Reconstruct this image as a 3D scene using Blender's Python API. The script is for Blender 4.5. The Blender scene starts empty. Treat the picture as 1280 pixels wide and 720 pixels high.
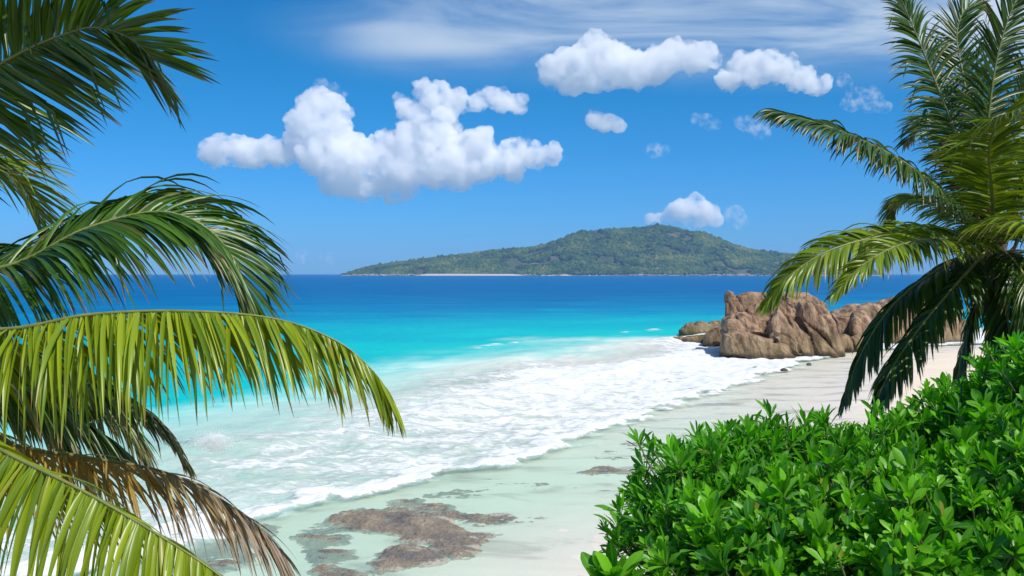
import bpy, bmesh, math, random
import numpy as np
from mathutils import Vector

# ------------------------------------------------------------------ scene, camera, light
sc = bpy.context.scene
COL = sc.collection
random.seed(7)
rng = np.random.default_rng(11)
H = 7.0                      # eye height above the sea
F = 1280.0                   # focal length in photograph pixels
TH = math.atan(18 / F)       # camera looks slightly down

cam = bpy.data.cameras.new("camera")
cam.sensor_width = 36; cam.lens = 36
cam.clip_start = 0.1; cam.clip_end = 60000
camo = bpy.data.objects.new("camera", cam); COL.objects.link(camo)
camo.location = (0, 0, H); camo.rotation_euler = (math.pi / 2 - TH, 0, 0)
sc.camera = camo

SUN_EL, SUN_AZ = math.radians(56), math.radians(134)     # azimuth clockwise from +Y: right and behind the viewer
world = bpy.data.worlds.new("World"); sc.world = world; world.use_nodes = True
wn, wl = world.node_tree.nodes, world.node_tree.links
bg = wn["Background"]
sky = wn.new("ShaderNodeTexSky"); sky.sky_type = 'NISHITA'; sky.sun_disc = False
sky.sun_elevation = SUN_EL; sky.sun_rotation = SUN_AZ
sky.air_density = 1.0; sky.dust_density = 0.2; sky.ozone_density = 4.0
hs = wn.new("ShaderNodeHueSaturation"); hs.inputs["Saturation"].default_value = 1.12
hs.inputs["Value"].default_value = 1.0
wl.new(sky.outputs[0], hs.inputs["Color"])
tint = wn.new("ShaderNodeMix"); tint.data_type = 'RGBA'; tint.blend_type = 'MULTIPLY'; tint.inputs[0].default_value = 1
wl.new(hs.outputs[0], tint.inputs[6]); tn_ = wn.new("ShaderNodeMix"); tn_.data_type = 'RGBA'
tn_.inputs[6].default_value = (0.29, 0.73, 1.50, 1); tn_.inputs[7].default_value = (0.09, 0.78, 1.18, 1)
wl.new(tn_.outputs[2], tint.inputs[7])
# high thin cirrus, part of the sky itself
tc = wn.new("ShaderNodeTexCoord")
sep = wn.new("ShaderNodeSeparateXYZ"); wl.new(tc.outputs["Generated"], sep.inputs[0])
def wmath(op, a, b=None, clamp=False):
    n = wn.new("ShaderNodeMath"); n.operation = op; n.use_clamp = clamp
    for i, v in enumerate((a, b)):
        if v is None: continue
        if isinstance(v, (int, float)): n.inputs[i].default_value = v
        else: wl.new(v, n.inputs[i])
    return n.outputs[0]
zc = wmath('MAXIMUM', sep.outputs[2], 0.02)
cx_ = wmath('DIVIDE', sep.outputs[0], zc); cy_ = wmath('DIVIDE', sep.outputs[1], zc)
comb = wn.new("ShaderNodeCombineXYZ"); wl.new(cx_, comb.inputs[0]); wl.new(cy_, comb.inputs[1])
mp = wn.new("ShaderNodeMapping"); mp.inputs["Rotation"].default_value = (0, 0.16, 0); mp.inputs["Scale"].default_value = (3.0, 3.0, 15)
wl.new(tc.outputs["Generated"], mp.inputs[0])
nz = wn.new("ShaderNodeTexNoise"); nz.inputs["Scale"].default_value = 1.0; nz.inputs["Detail"].default_value = 9
nz.inputs["Roughness"].default_value = 0.55; nz.inputs["Distortion"].default_value = 0.9
wl.new(mp.outputs[0], nz.inputs["Vector"])
# the cirrus bank lies high in the north-east: where z/y is large and x is to the right
def wsmooth(v, a, b):
    n = wn.new("ShaderNodeMapRange"); n.interpolation_type = 'SMOOTHSTEP'
    wl.new(v, n.inputs[0]); n.inputs[1].default_value = a; n.inputs[2].default_value = b
    return n.outputs[0]
wl.new(wsmooth(sep.outputs[2], -0.02, 0.22), tn_.inputs[0])
yc = wmath('MAXIMUM', sep.outputs[1], 0.05)
elev = wmath('DIVIDE', sep.outputs[2], yc); azi = wmath('DIVIDE', sep.outputs[0], yc)
bank = wmath('MULTIPLY', wsmooth(elev, 0.17, 0.25), wsmooth(wmath('ADD', azi, wmath('MULTIPLY', nz.outputs[0], 0.25)), -0.16, 0.22))
bank2 = wmath('MULTIPLY', wmath('MULTIPLY', wsmooth(elev, 0.195, 0.225), wsmooth(elev, 0.262, 0.235)), wsmooth(azi, -0.22, -0.1))
bank = wmath('MAXIMUM', bank, wmath('MULTIPLY', bank2, 0.9))
cir = wmath('MULTIPLY', wsmooth(nz.outputs[0], 0.28, 0.68), bank)
cir = wmath('MULTIPLY', cir, 0.95)
mixc = wn.new("ShaderNodeMix"); mixc.data_type = 'RGBA'
wl.new(cir, mixc.inputs[0]); wl.new(tint.outputs[2], mixc.inputs[6]); mixc.inputs[7].default_value = (6.6, 7.9, 9.4, 1)
# below the horizon: added pale glow in place of sea, brightening the cloud undersides
low = wn.new("ShaderNodeMix"); low.data_type = 'RGBA'
wl.new(wsmooth(sep.outputs[2], -0.004, -0.02), low.inputs[0]); wl.new(mixc.outputs[2], low.inputs[6]); low.inputs[7].default_value = (2.2, 3.6, 5.2, 1)
wl.new(low.outputs[2], bg.inputs[0])
bg.inputs[1].default_value = 0.095

sun = bpy.data.lights.new("sun", 'SUN'); sun.energy = 4.35; sun.angle = math.radians(0.5); sun.color = (1, 0.94, 0.845)
suno = bpy.data.objects.new("sun", sun); COL.objects.link(suno)
sd = Vector((math.sin(SUN_AZ) * math.cos(SUN_EL), math.cos(SUN_AZ) * math.cos(SUN_EL), math.sin(SUN_EL)))
suno.rotation_euler = (-sd).to_track_quat('-Z', 'Y').to_euler(); suno.location = sd * 60
sc.view_settings.view_transform = 'Standard'; sc.view_settings.look = 'None'
sc.view_settings.exposure = -0.05; sc.view_settings.gamma = 1.0
sc.render.engine = 'CYCLES'
cy = sc.cycles
cy.max_bounces = 34; cy.diffuse_bounces = 3; cy.glossy_bounces = 2; cy.transmission_bounces = 3
cy.volume_bounces = 32; cy.transparent_max_bounces = 16
cy.use_denoising = True; cy.sample_clamp_indirect = 6.0
cy.caustics_reflective = False; cy.caustics_refractive = False

# ------------------------------------------------------------------ helpers
def pix(px, py, Y):
    """the point at forward distance Y seen at a pixel of the photograph"""
    px = np.asarray(px, float); py = np.asarray(py, float); Y = np.asarray(Y, float)
    x = (px - 640) / F; y = -(py - 360) / F
    dy = math.cos(TH) + y * math.sin(TH); dz = -math.sin(TH) + y * math.cos(TH)
    k = Y / dy
    return np.stack([x * k, Y + 0 * k, H + dz * k], -1)

def pixz(px, py, z=0.0):
    """the point of the level z seen at a pixel"""
    px = np.asarray(px, float); py = np.asarray(py, float)
    x = (px - 640) / F; y = -(py - 360) / F
    dy = math.cos(TH) + y * math.sin(TH); dz = -math.sin(TH) + y * math.cos(TH)
    k = (z - H) / dz
    return np.stack([x * k, dy * k, z + 0 * k], -1)

def unit(v):
    return v / np.maximum(np.linalg.norm(v, axis=-1, keepdims=True), 1e-9)

def sstep(a, b, x):
    t = np.clip((x - a) / (b - a), 0, 1); return t * t * (3 - 2 * t)

def _h(ix, iy, iz, seed):
    n = (ix.astype(np.int64) * 374761393 + iy.astype(np.int64) * 668265263 + iz.astype(np.int64) * 2147483647 + seed * 144665) & 0xffffffff
    n = ((n ^ (n >> 13)) * 1274126177) & 0xffffffff
    n = ((n ^ (n >> 16)) * 2246822519) & 0xffffffff
    return ((n ^ (n >> 15)) & 0xffff) / 65535.0

def noise(P, seed=0):
    P = np.asarray(P, float); i = np.floor(P).astype(np.int64); f = P - i
    f = f * f * f * (f * (f * 6 - 15) + 10)
    r = 0
    for a in (0, 1):
        for b in (0, 1):
            for c in (0, 1):
                w = (f[..., 0] if a else 1 - f[..., 0]) * (f[..., 1] if b else 1 - f[..., 1]) * (f[..., 2] if c else 1 - f[..., 2])
                r = r + w * _h(i[..., 0] + a, i[..., 1] + b, i[..., 2] + c, seed)
    return r * 2 - 1

def fbm(P, oct=4, seed=0, gain=0.5, ridged=False, billow=False):
    P = np.asarray(P, float); r = 0; a = 1.0; t = 0
    for o in range(oct):
        n = noise(P, seed + o * 17)
        if ridged: n = 1 - 2 * np.abs(n)
        if billow: n = 2 * np.abs(n) - 0.6
        r = r + n * a; t += a; a *= gain; P = P * 2.03 + 5.17
    return r / t

def mesh(name, V, faces, mat=None, parent=None, smooth=True, attrs=None, base=None):
    """link V + faces (arrays of quads / triangles, or a list of them) as ONE mesh object"""
    V = np.asarray(V, float)
    if base is not None: V = V - np.asarray(base)
    if isinstance(faces, np.ndarray): faces = [faces]
    faces = [f for f in faces if len(f)]
    me = bpy.data.meshes.new(name)
    me.vertices.add(len(V)); me.vertices.foreach_set("co", V.ravel())
    idx = np.concatenate([f.ravel() for f in faces])
    tot = np.concatenate([np.full(len(f), f.shape[1]) for f in faces])
    me.loops.add(len(idx)); me.loops.foreach_set("vertex_index", idx.astype(np.int32))
    me.polygons.add(len(tot))
    st = np.concatenate([[0], np.cumsum(tot)[:-1]])
    me.polygons.foreach_set("loop_start", st.astype(np.int32))
    me.polygons.foreach_set("loop_total", tot.astype(np.int32))
    me.polygons.foreach_set("use_smooth", np.full(len(tot), smooth))
    me.update(calc_edges=True)
    for k, v in (attrs or {}).items():
        a = me.attributes.new(k, 'FLOAT', 'POINT'); a.data.foreach_set("value", np.asarray(v, np.float32))
    if mat: me.materials.append(mat)
    o = bpy.data.objects.new(name, me); COL.objects.link(o)
    if parent: o.parent = parent
    return o

def tag(o, label=None, cat=None, group=None, kind=None):
    if label: o["label"] = label
    if cat: o["category"] = cat
    if group: o["group"] = group
    if kind: o["kind"] = kind
    return o

def thing(name, label, cat, loc, group=None):
    o = bpy.data.objects.new(name, None); COL.objects.link(o); o.location = loc
    o.empty_display_size = 0.2
    return tag(o, label, cat, group)

def grid_faces(nr, ncol):
    a = np.arange(nr * ncol).reshape(nr, ncol)
    return np.stack([a[:-1, :-1], a[:-1, 1:], a[1:, 1:], a[1:, :-1]], -1).reshape(-1, 4)

def tube(path, rad, sides=7):
    path = np.asarray(path, float); n = len(path)
    T = unit(np.gradient(path, axis=0))
    ref = np.array([0.13, 0.31, 0.94]) if abs(T[0][2]) < 0.8 else np.array([0.9, 0.4, 0.1])
    A = unit(np.cross(T, ref)); B = np.cross(T, A)
    ang = np.linspace(0, 2 * np.pi, sides, endpoint=False)
    rad = np.asarray(rad, float).reshape(n, 1, 1)
    V = path[:, None] + rad * (A[:, None] * np.cos(ang)[None, :, None] + B[:, None] * np.sin(ang)[None, :, None])
    V = V.reshape(-1, 3)
    i = np.arange(n - 1)[:, None] * sides; j = np.arange(sides)[None]; k = (j + 1) % sides
    Fq = np.stack([i + j, i + k, i + sides + k, i + sides + j], -1).reshape(-1, 4)
    return V, Fq

def catmull(P, n):
    P = np.asarray(P, float)
    Q = np.vstack([2 * P[0] - P[1], P, 2 * P[-1] - P[-2]])
    m = len(P) - 1; u = np.linspace(0, m, 40 * m + 1); i = np.minimum(u.astype(int), m - 1); t = (u - i)[:, None]
    p0, p1, p2, p3 = Q[i], Q[i + 1], Q[i + 2], Q[i + 3]
    C = 0.5 * (2 * p1 + (p2 - p0) * t + (2 * p0 - 5 * p1 + 4 * p2 - p3) * t ** 2 + (3 * p1 - p0 - 3 * p2 + p3) * t ** 3)
    s = np.concatenate([[0], np.cumsum(np.linalg.norm(np.diff(C, axis=0), axis=1))])
    d = np.linspace(0, s[-1], n)
    return np.stack([np.interp(d, s, C[:, k]) for k in range(3)], -1), s[-1]

# ------------------------------------------------------------------ material helpers
class NT:
    def __init__(s, name):
        s.m = bpy.data.materials.new(name); s.m.use_nodes = True
        s.n, s.l = s.m.node_tree.nodes, s.m.node_tree.links
        s.bsdf = s.n["Principled BSDF"]; s.out = s.n["Material Output"]
    def put(s, sock, v):
        if v is None: return
        if hasattr(v, "links") or isinstance(v, bpy.types.NodeSocket): s.l.new(v, sock)
        elif isinstance(v, (tuple, list)) and len(v) == 3 and sock.type == 'RGBA': sock.default_value = (*v, 1)
        else: sock.default_value = v
    def attr(s, name):
        n = s.n.new("ShaderNodeAttribute"); n.attribute_name = name; return n.outputs["Fac"]
    def math(s, op, a, b=None, c=None, clamp=False):
        n = s.n.new("ShaderNodeMath"); n.operation = op; n.use_clamp = clamp
        for i, v in enumerate((a, b, c)): s.put(n.inputs[i], v)
        return n.outputs[0]
    def pos(s, scale=(1, 1, 1), rot=(0, 0, 0), obj=False):
        if obj: v = s.n.new("ShaderNodeTexCoord").outputs["Object"]
        else: v = s.n.new("ShaderNodeNewGeometry").outputs["Position"]
        m = s.n.new("ShaderNodeMapping"); m.inputs["Scale"].default_value = scale; m.inputs["Rotation"].default_value = rot
        s.l.new(v, m.inputs[0]); return m.outputs[0]
    def noise(s, vec, scale, detail=5, rough=0.55, dist=0.0):
        n = s.n.new("ShaderNodeTexNoise"); s.put(n.inputs["Vector"], vec)
        n.inputs["Scale"].default_value = scale; n.inputs["Detail"].default_value = detail
        n.inputs["Roughness"].default_value = rough; n.inputs["Distortion"].default_value = dist
        return n.outputs[0]
    def voronoi(s, vec, scale, feature='DISTANCE_TO_EDGE'):
        n = s.n.new("ShaderNodeTexVoronoi"); n.feature = feature; s.put(n.inputs["Vector"], vec)
        n.inputs["Scale"].default_value = scale; return n.outputs[0]
    def ramp(s, fac, stops, interp='LINEAR'):
        n = s.n.new("ShaderNodeValToRGB"); s.put(n.inputs[0], fac); r = n.color_ramp; r.interpolation = interp
        while len(r.elements) < len(stops): r.elements.new(0.5)
        for e, (p, c) in zip(r.elements, stops): e.position = p; e.color = (*c, 1) if len(c) == 3 else c
        return n.outputs[0]
    def mix(s, fac, a, b):
        n = s.n.new("ShaderNodeMix"); n.data_type = 'RGBA'
        s.put(n.inputs[0], fac); s.put(n.inputs[6], a); s.put(n.inputs[7], b); return n.outputs[2]
    def smooth(s, v, a, b, lo=0.0, hi=1.0):
        n = s.n.new("ShaderNodeMapRange"); n.interpolation_type = 'SMOOTHSTEP'
        s.put(n.inputs[0], v); n.inputs[1].default_value = a; n.inputs[2].default_value = b
        n.inputs[3].default_value = lo; n.inputs[4].default_value = hi; return n.outputs[0]
    def bump(s, h, strength=0.5, dist=0.1, normal=None):
        n = s.n.new("ShaderNodeBump"); s.put(n.inputs["Height"], h); n.inputs["Strength"].default_value = strength
        n.inputs["Distance"].default_value = dist
        if normal: s.l.new(normal, n.inputs["Normal"])
        return n.outputs[0]
    def set(s, **kw):
        for k, v in kw.items(): s.put(s.bsdf.inputs[k.replace("_", " ")], v)
        return s.m

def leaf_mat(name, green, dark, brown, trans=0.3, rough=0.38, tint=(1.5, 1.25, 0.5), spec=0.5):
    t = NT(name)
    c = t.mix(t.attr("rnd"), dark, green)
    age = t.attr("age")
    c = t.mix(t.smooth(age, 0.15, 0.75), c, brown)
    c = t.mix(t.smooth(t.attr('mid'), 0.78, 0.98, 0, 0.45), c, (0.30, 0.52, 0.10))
    c2 = t.n.new("ShaderNodeMix"); c2.data_type = 'RGBA'; c2.blend_type = 'MULTIPLY'; c2.inputs[0].default_value = 1
    t.l.new(c, c2.inputs[6]); c2.inputs[7].default_value = (*tint, 1)
    t.set(Base_Color=c, Roughness=rough)
    t.bsdf.inputs["Specular IOR Level"].default_value = spec
    tr = t.n.new("ShaderNodeBsdfTranslucent"); t.l.new(c2.outputs[2], tr.inputs[0])
    mx = t.n.new("ShaderNodeMixShader"); mx.inputs[0].default_value = trans
    t.l.new(t.bsdf.outputs[0], mx.inputs[1]); t.l.new(tr.outputs[0], mx.inputs[2]); t.l.new(mx.outputs[0], t.out.inputs[0])
    return t.m

# ------------------------------------------------------------------ the coast in plan
FRONT = np.vstack([np.array([[-300, -190], [-60, -26], [-25, 6], [-12, 21.5]]),
                   pixz([250, 340, 450, 560, 640, 720, 775, 830, 900, 960, 1012],
                        [692, 655, 622, 602, 582, 560, 535, 512, 490, 470, 453])[:, :2],
                   np.array([[31, 92], [41, 99], [60, 107], [120, 122], [420, 170], [1500, 300]])])

def front_dist(X, Y):
    """distance to the surf front: positive on the land side (right of the line)"""
    best = np.full(X.shape, 1e9); sg = np.ones(X.shape)
    for a, b in zip(FRONT[:-1], FRONT[1:]):
        d = b - a; L2 = d @ d
        t = np.clip(((X - a[0]) * d[0] + (Y - a[1]) * d[1]) / L2, 0, 1)
        qx, qy = X - a[0] - t * d[0], Y - a[1] - t * d[1]
        r = np.hypot(qx, qy)
        cr = (X - a[0]) * d[1] - (Y - a[1]) * d[0]
        m = r < best - 1e-9
        best = np.where(m, r, best); sg = np.where(m, np.sign(cr), sg)
    return best * sg

def ground_h(X, Y):
    d = front_dist(X, Y)
    w = np.interp(Y, [20, 30, 45, 60, 85, 110], [11, 10, 7, 5, 3.5, 3])
    h = np.where(d < 0, -0.075 + 0.05 * d, np.where(d < w, -0.075 * np.clip(1 - d / w, 0, 1) ** 1.2, 0.075 * (d - w)))
    h = np.maximum(h, -9.0)
    h = np.where(h > 1.6, 1.6 + (1 - np.exp(-(h - 1.6) / 2.2)) * 2.2, h)
    # the knoll the photograph is taken from, running off to the right
    hx = np.interp(X, [-60, -14, -4, 2, 8, 20, 60], [-6, 2.0, 5.2, 5.2, 5.4, 6.5, 9])
    reach = np.interp(X, [-30, -6, 1, 5, 9, 14, 30, 60], [1.5, 2.6, 3.2, 6, 9.5, 12, 20, 34])
    k = hx - np.maximum(Y - reach, 0) * np.interp(X, [-10, 4, 10, 30], [0.52, 0.5, 0.42, 0.3])
    k = k - 0.03 * np.maximum(-Y, 0)
    s = 0.6
    m = np.maximum(h, k)
    return m + s * np.log(np.exp((h - m) / s) + np.exp((k - m) / s)) - s * np.exp(-np.abs(h - k) / s) * 0.69 + 0, k - h

# ------------------------------------------------------------------ ground: seabed, beach and knoll in one sheet
def build_ground():
    xs = np.unique(np.concatenate([np.linspace(-1500, -60, 25), np.linspace(-60, -15, 60), np.linspace(-15, 26, 330),
                                   np.linspace(26, 70, 120), np.linspace(70, 1500, 40)]))
    ys = np.unique(np.concatenate([np.linspace(-200, -6, 30), np.linspace(-6, 20, 90), np.linspace(20, 62, 260),
                                   np.linspace(62, 130, 160), np.linspace(130, 420, 40)]))
    X, Y = np.meshgrid(xs, ys)
    Z, kn = ground_h(X, Y)
    P = np.stack([X, Y, np.zeros_like(X)], -1)
    Z = Z + 0.035 * fbm(P * 0.35, 4, 3) + np.where(kn > 0, 0.12 * fbm(P * 0.8, 4, 9), 0)
    knoll = sstep(0.0, 1.2, kn + 0.5 * fbm(P * 0.5, 3, 5))
    V = np.stack([X, Y, Z], -1).reshape(-1, 3)
    t = NT("beach_sand")
    p = t.pos()
    n1 = t.noise(p, 0.35, 6); n2 = t.noise(p, 9.0, 4); n3 = t.noise(t.pos((0.45, 1.0, 1), (0, 0, -0.25)), 0.55, 7, 0.62, 0.5)
    dry = t.ramp(n1, [(0.3, (0.78, 0.655, 0.50)), (0.7, (0.84, 0.73, 0.58))])
    wet = t.ramp(n3, [(0.33, (0.40, 0.345, 0.29)), (0.47, (0.76, 0.685, 0.575)), (0.75, (0.83, 0.765, 0.655))])
    z = t.n.new("ShaderNodeSeparateXYZ"); t.l.new(p, z.inputs[0])
    zw = t.math('ADD', z.outputs[2], t.math('MULTIPLY', t.math('SUBTRACT', n3, 0.5), 0.35))
    dryness = t.smooth(zw, 0.12, 0.42)
    c = t.mix(dryness, wet, dry)
    soil = t.ramp(t.noise(p, 3.0, 7, 0.65), [(0.3, (0.10, 0.075, 0.045)), (0.55, (0.22, 0.17, 0.11)), (0.8, (0.36, 0.30, 0.21))])
    c = t.mix(t.attr("knoll"), c, soil)
    b = t.bump(t.math('ADD', n2, t.math('MULTIPLY', t.noise(p, 60, 2), 0.4)), 0.35, 0.03)
    t.set(Base_Color=c, Roughness=t.math('MULTIPLY_ADD', dryness, 0.55, 0.38), Normal=b)
    t.bsdf.inputs["Specular IOR Level"].default_value = 0.3
    o = mesh("beach", V, grid_faces(len(ys), len(xs)), t.m, attrs={"knoll": knoll.ravel()})
    tag(o, "white sand beach and shallow sandy sea floor with a soil knoll", "beach", kind="structure")
build_ground()

# ------------------------------------------------------------------ the sea
def build_sea():
    dep = np.concatenate([np.linspace(0.72, 0.33, 40), np.linspace(0.328, 0.03, 460), np.linspace(0.0295, 0.0008, 110)])
    ys = H / dep
    tt = np.concatenate([np.linspace(-5, -0.72, 40), np.linspace(-0.7, 0.42, 560), np.linspace(0.45, 5, 40)])
    Y, T = np.meshgrid(ys, tt, indexing='ij')
    X = T * (Y + 2)
    d = -front_dist(X, Y)                                     # metres out from the surf front
    P2 = np.stack([X, Y, np.zeros_like(X)], -1)
    ca, sa = 0.49, 0.87
    U = X * ca + Y * sa; W = -X * sa + Y * ca                # along / across the waves
    PW = np.stack([U, W, np.zeros_like(U)], -1)
    wob = fbm(PW * [0.05, 0.09, 1], 3, 21)
    fine = fbm(PW * [0.5, 0.8, 1], 4, 33)
    dd = d + 1.5 * fine * sstep(60, 30, d) + 0.5 * wob + 0.55 * fbm(PW * [1.6, 2.2, 1], 4, 35)
    # foam belt: solid at the front, ragged outside
    width = np.interp(Y, [20, 30, 45, 60, 80, 110, 140], [14, 18, 21, 23, 25, 25, 20])
    foam = sstep(-0.4, 0.7, dd) * (1 - sstep(0.45, 1.05, (d + 7 * wob) / width))
    inner = 0.85 * sstep(0.0, 0.9, dd) * (1 - sstep(1.0, 4.0, dd))  # thick bright lip of the running wave
    foam_solid = np.clip(foam * np.interp(Y, [25, 34, 48, 65, 85], [0.44, 0.50, 0.64, 0.76, 0.82]), 0, 1)
    foam_solid = np.maximum(foam_solid, inner)
    milk = sstep(-0.6, 0.8, dd) * (1 - sstep(0.75, 1.28, (d + 8 * wob + 3 * fine) / width)) * 0.95
    warm = np.interp(Y, [30, 50, 75], [0.1, 0.55, 1.0]) * np.interp(X, [-14, 4], [0.15, 1.0])
    # further breaking crests
    crest = np.zeros_like(X)
    def line(p0, p1, wdt, amp, seed):
        nonlocal crest
        a, b = pixz(*p0)[:2], pixz(*p1)[:2]; e = b - a; L2 = e @ e
        t = ((X - a[0]) * e[0] + (Y - a[1]) * e[1]) / L2
        q = ((X - a[0]) * e[1] - (Y - a[1]) * e[0]) / math.sqrt(L2) + 1.2 * fbm(PW * [0.15, 0.15, 1], 3, seed)
        c = sstep(-0.05, 0.15, t) * sstep(1.05, 0.8, t) * np.exp(-(q / wdt) ** 2) * (0.55 + 0.6 * fbm(PW * [0.4, 0.6, 1], 3, seed + 3))
        crest = np.maximum(crest, np.clip(c, 0, 1) * amp)
    line((585, 438), (625, 431), 1.0, 0.9, 3); line((640, 432), (672, 427), 0.9, 0.6, 5)
    line((770, 418), (838, 413), 1.5, 0.7, 7); line((640, 462), (760, 440), 2.2, 0.6, 9)
    line((560, 487), (660, 462), 1.6, 0.5, 11); line((700, 449), (830, 425), 2.2, 0.65, 13)
    line((480, 497), (560, 486), 1.2, 0.35, 15); line((800, 433), (900, 420), 2.0, 0.8, 18)
    line((222, 561), (290, 553), 1.1, 1.2, 19)
    foam_solid = np.clip(np.maximum(foam_solid, crest), 0, 1)
    back = sstep(-6.5, -0.5, d) * (d < 0.5) * np.clip(0.5 + 1.2 * fbm(PW * [0.12, 0.2, 1], 3, 77), 0, 1)
    foam_solid = np.maximum(foam_solid, 0.33 * back)
    # swell
    far = sstep(400, 60, Y)
    Zs = 0.10 * np.sin(W * 0.42 + 2.0 * wob + 0.6 * fine) * sstep(4, 25, d) * far
    Zs = Zs + 0.11 * np.exp(-((dd - 1.2) / 1.0) ** 2) * sstep(-0.3, 0.6, dd) + 0.17 * np.clip(foam, 0, 1) * fbm(PW * [0.8, 1.5, 1], 5, 41)
    Zs = Zs + 0.35 * crest + 0.03 * fine * sstep(-2, 3, d)
    Zs = Zs + 0.25 * np.exp(-((d - 10 - 3 * wob) / 1.6) ** 2) + 0.3 * np.exp(-((d - 21 - 4 * wob) / 2.2) ** 2) * far
    # how the colour of the water goes with its depth: clear over sand, turquoise, then the deep blue
    shelf = np.where(d < 0, 0, d)
    tone = np.interp(shelf * np.interp(Y, [40, 120, 250, 500], [1.0, 0.9, 0.85, 0.9]) + 0.10 * np.maximum(Y - 60, 0) + 5 * wob,
                     [0, 10, 19, 28, 40, 62, 95, 160, 300], [0, .12, .28, .40, .50, .64, .78, .92, 1.0])
    clear = sstep(24, 4, shelf + 3 * wob)                    # the floor shows through close in
    V = np.stack([X, Y, Zs], -1).reshape(-1, 3)
    t = NT("sea_water")
    rotw = (0, 0, -math.atan2(sa, ca))
    p = t.pos()
    pw = t.pos((0.55, 1.0, 1.0), rotw)
    big = t.noise(pw, 0.05, 5, 0.5, 0.3)
    tn = t.math('ADD', t.attr("tone"), t.math('MULTIPLY', t.math('SUBTRACT', big, 0.5), 0.34))
    tn = t.math('ADD', tn, t.math('MULTIPLY', t.math('SUBTRACT', t.noise(t.pos((0.3, 1, 1), rotw), 0.35, 6, 0.6), 0.5), 0.17))
    col = t.ramp(tn, [(0.0, (0.60, 0.86, 0.72)), (0.12, (0.36, 0.66, 0.55)), (0.26, (0.13, 0.58, 0.54)), (0.40, (0.004, 0.50, 0.51)),
                      (0.54, (0.0, 0.42, 0.49)), (0.68, (0.0, 0.32, 0.46)), (0.82, (0.0, 0.20, 0.41)), (1.0, (0.0, 0.12, 0.33))])
    # foam lace
    pl = t.pos((0.45, 1.0, 1.0), rotw)
    warp = t.n.new("ShaderNodeVectorMath"); warp.operation = 'MULTIPLY_ADD'
    nv = t.n.new("ShaderNodeTexNoise"); t.l.new(pl, nv.inputs["Vector"]); nv.inputs["Scale"].default_value = 0.7; nv.inputs["Detail"].default_value = 4
    t.l.new(nv.outputs[1], warp.inputs[0]); warp.inputs[1].default_value = (1.6, 1.6, 0); t.l.new(pl, warp.inputs[2])
    lace = t.voronoi(warp.outputs[0], 0.9)
    lace2 = t.voronoi(warp.outputs[0], 2.7)
    lc = t.math('MAXIMUM', t.smooth(lace, 0.16, 0.0), t.math('MULTIPLY', t.smooth(lace2, 0.2, 0.0), 0.75))
    fn = t.noise(warp.outputs[0], 0.55, 8, 0.68)
    fn2 = t.noise(pl, 4.0, 5, 0.6)
    fo = t.attr("foam")
    f = t.math('ADD', t.math('MULTIPLY', fo, 1.25), t.math('MULTIPLY', t.math('SUBTRACT', fn, 0.5), 1.5))
    f = t.math('ADD', f, t.math('MULTIPLY', t.math('SUBTRACT', fn2, 0.5), 0.5))
    f = t.math('ADD', f, t.math('MULTIPLY', t.math('SUBTRACT', lc, 0.3), 0.22))
    f = t.math('MULTIPLY', t.smooth(f, 0.34, 1.0), t.smooth(fo, 0.02, 0.25))
    milk_f = t.math('MULTIPLY', t.attr('milk'), t.smooth(big, 0.25, 0.6, 0.65, 1.0))                    # air beaten into the water under the foam
    col = t.mix(milk_f, col, t.mix(t.attr('warm'), (0.50, 0.80, 0.73), (0.82, 0.82, 0.72)))
    fcol = t.mix(fn2, (0.68, 0.72, 0.72), (0.85, 0.85, 0.835))
    colf = t.mix(f, col, fcol)
    rip = t.math('ADD', t.math('MULTIPLY', t.noise(t.pos((0.5, 1, 1), rotw), 1.6, 5, 0.6), 1.0), t.math('MULTIPLY', t.noise(pw, 0.35, 4, 0.55), 2.2))
    rip = t.math('ADD', rip, t.math('MULTIPLY', f, 0.5))
    rip = t.math('ADD', rip, t.math('MULTIPLY', t.math('MULTIPLY', fn2, f), 0.7))
    b = t.bump(rip, 0.5, 0.22)
    t.n.remove(t.bsdf)
    df = t.n.new("ShaderNodeBsdfDiffuse"); t.l.new(colf, df.inputs[0]); t.l.new(b, df.inputs["Normal"])
    g2 = t.n.new("ShaderNodeBsdfGlossy"); g2.inputs["Roughness"].default_value = 0.28; t.l.new(b, g2.inputs["Normal"])
    f2 = t.n.new("ShaderNodeFresnel"); f2.inputs[0].default_value = 1.33
    body = t.n.new("ShaderNodeMixShader"); t.l.new(df.outputs[0], body.inputs[1]); t.l.new(g2.outputs[0], body.inputs[2])
    t.l.new(t.math('MULTIPLY', t.math('MINIMUM', f2.outputs[0], 0.075), t.math('SUBTRACT', 1.0, f)), body.inputs[0])
    tr = t.n.new("ShaderNodeBsdfTransparent"); t.l.new(t.mix(t.math('MULTIPLY', t.math('SUBTRACT', 1.0, t.attr('clear')), 4.5, clamp=True), (1.0, 1.0, 1.0), (0.885, 1.0, 0.955)), tr.inputs[0])
    gl = t.n.new("ShaderNodeBsdfGlossy"); gl.inputs["Roughness"].default_value = 0.12; t.l.new(b, gl.inputs["Normal"])
    fr = t.n.new("ShaderNodeFresnel"); fr.inputs[0].default_value = 1.2
    clr = t.n.new("ShaderNodeMixShader"); t.l.new(t.math('MINIMUM', t.math('MULTIPLY', fr.outputs[0], 0.35), 0.045), clr.inputs[0])
    t.l.new(tr.outputs[0], clr.inputs[1]); t.l.new(gl.outputs[0], clr.inputs[2])
    op = t.math('SUBTRACT', 1.0, t.attr("clear"))
    op = t.math('MAXIMUM', op, f)
    op = t.math('MAXIMUM', op, t.math('MULTIPLY', milk_f, 0.8))
    mx = t.n.new("ShaderNodeMixShader"); t.l.new(op, mx.inputs[0]); t.l.new(clr.outputs[0], mx.inputs[1]); t.l.new(body.outputs[0], mx.inputs[2])
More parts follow.
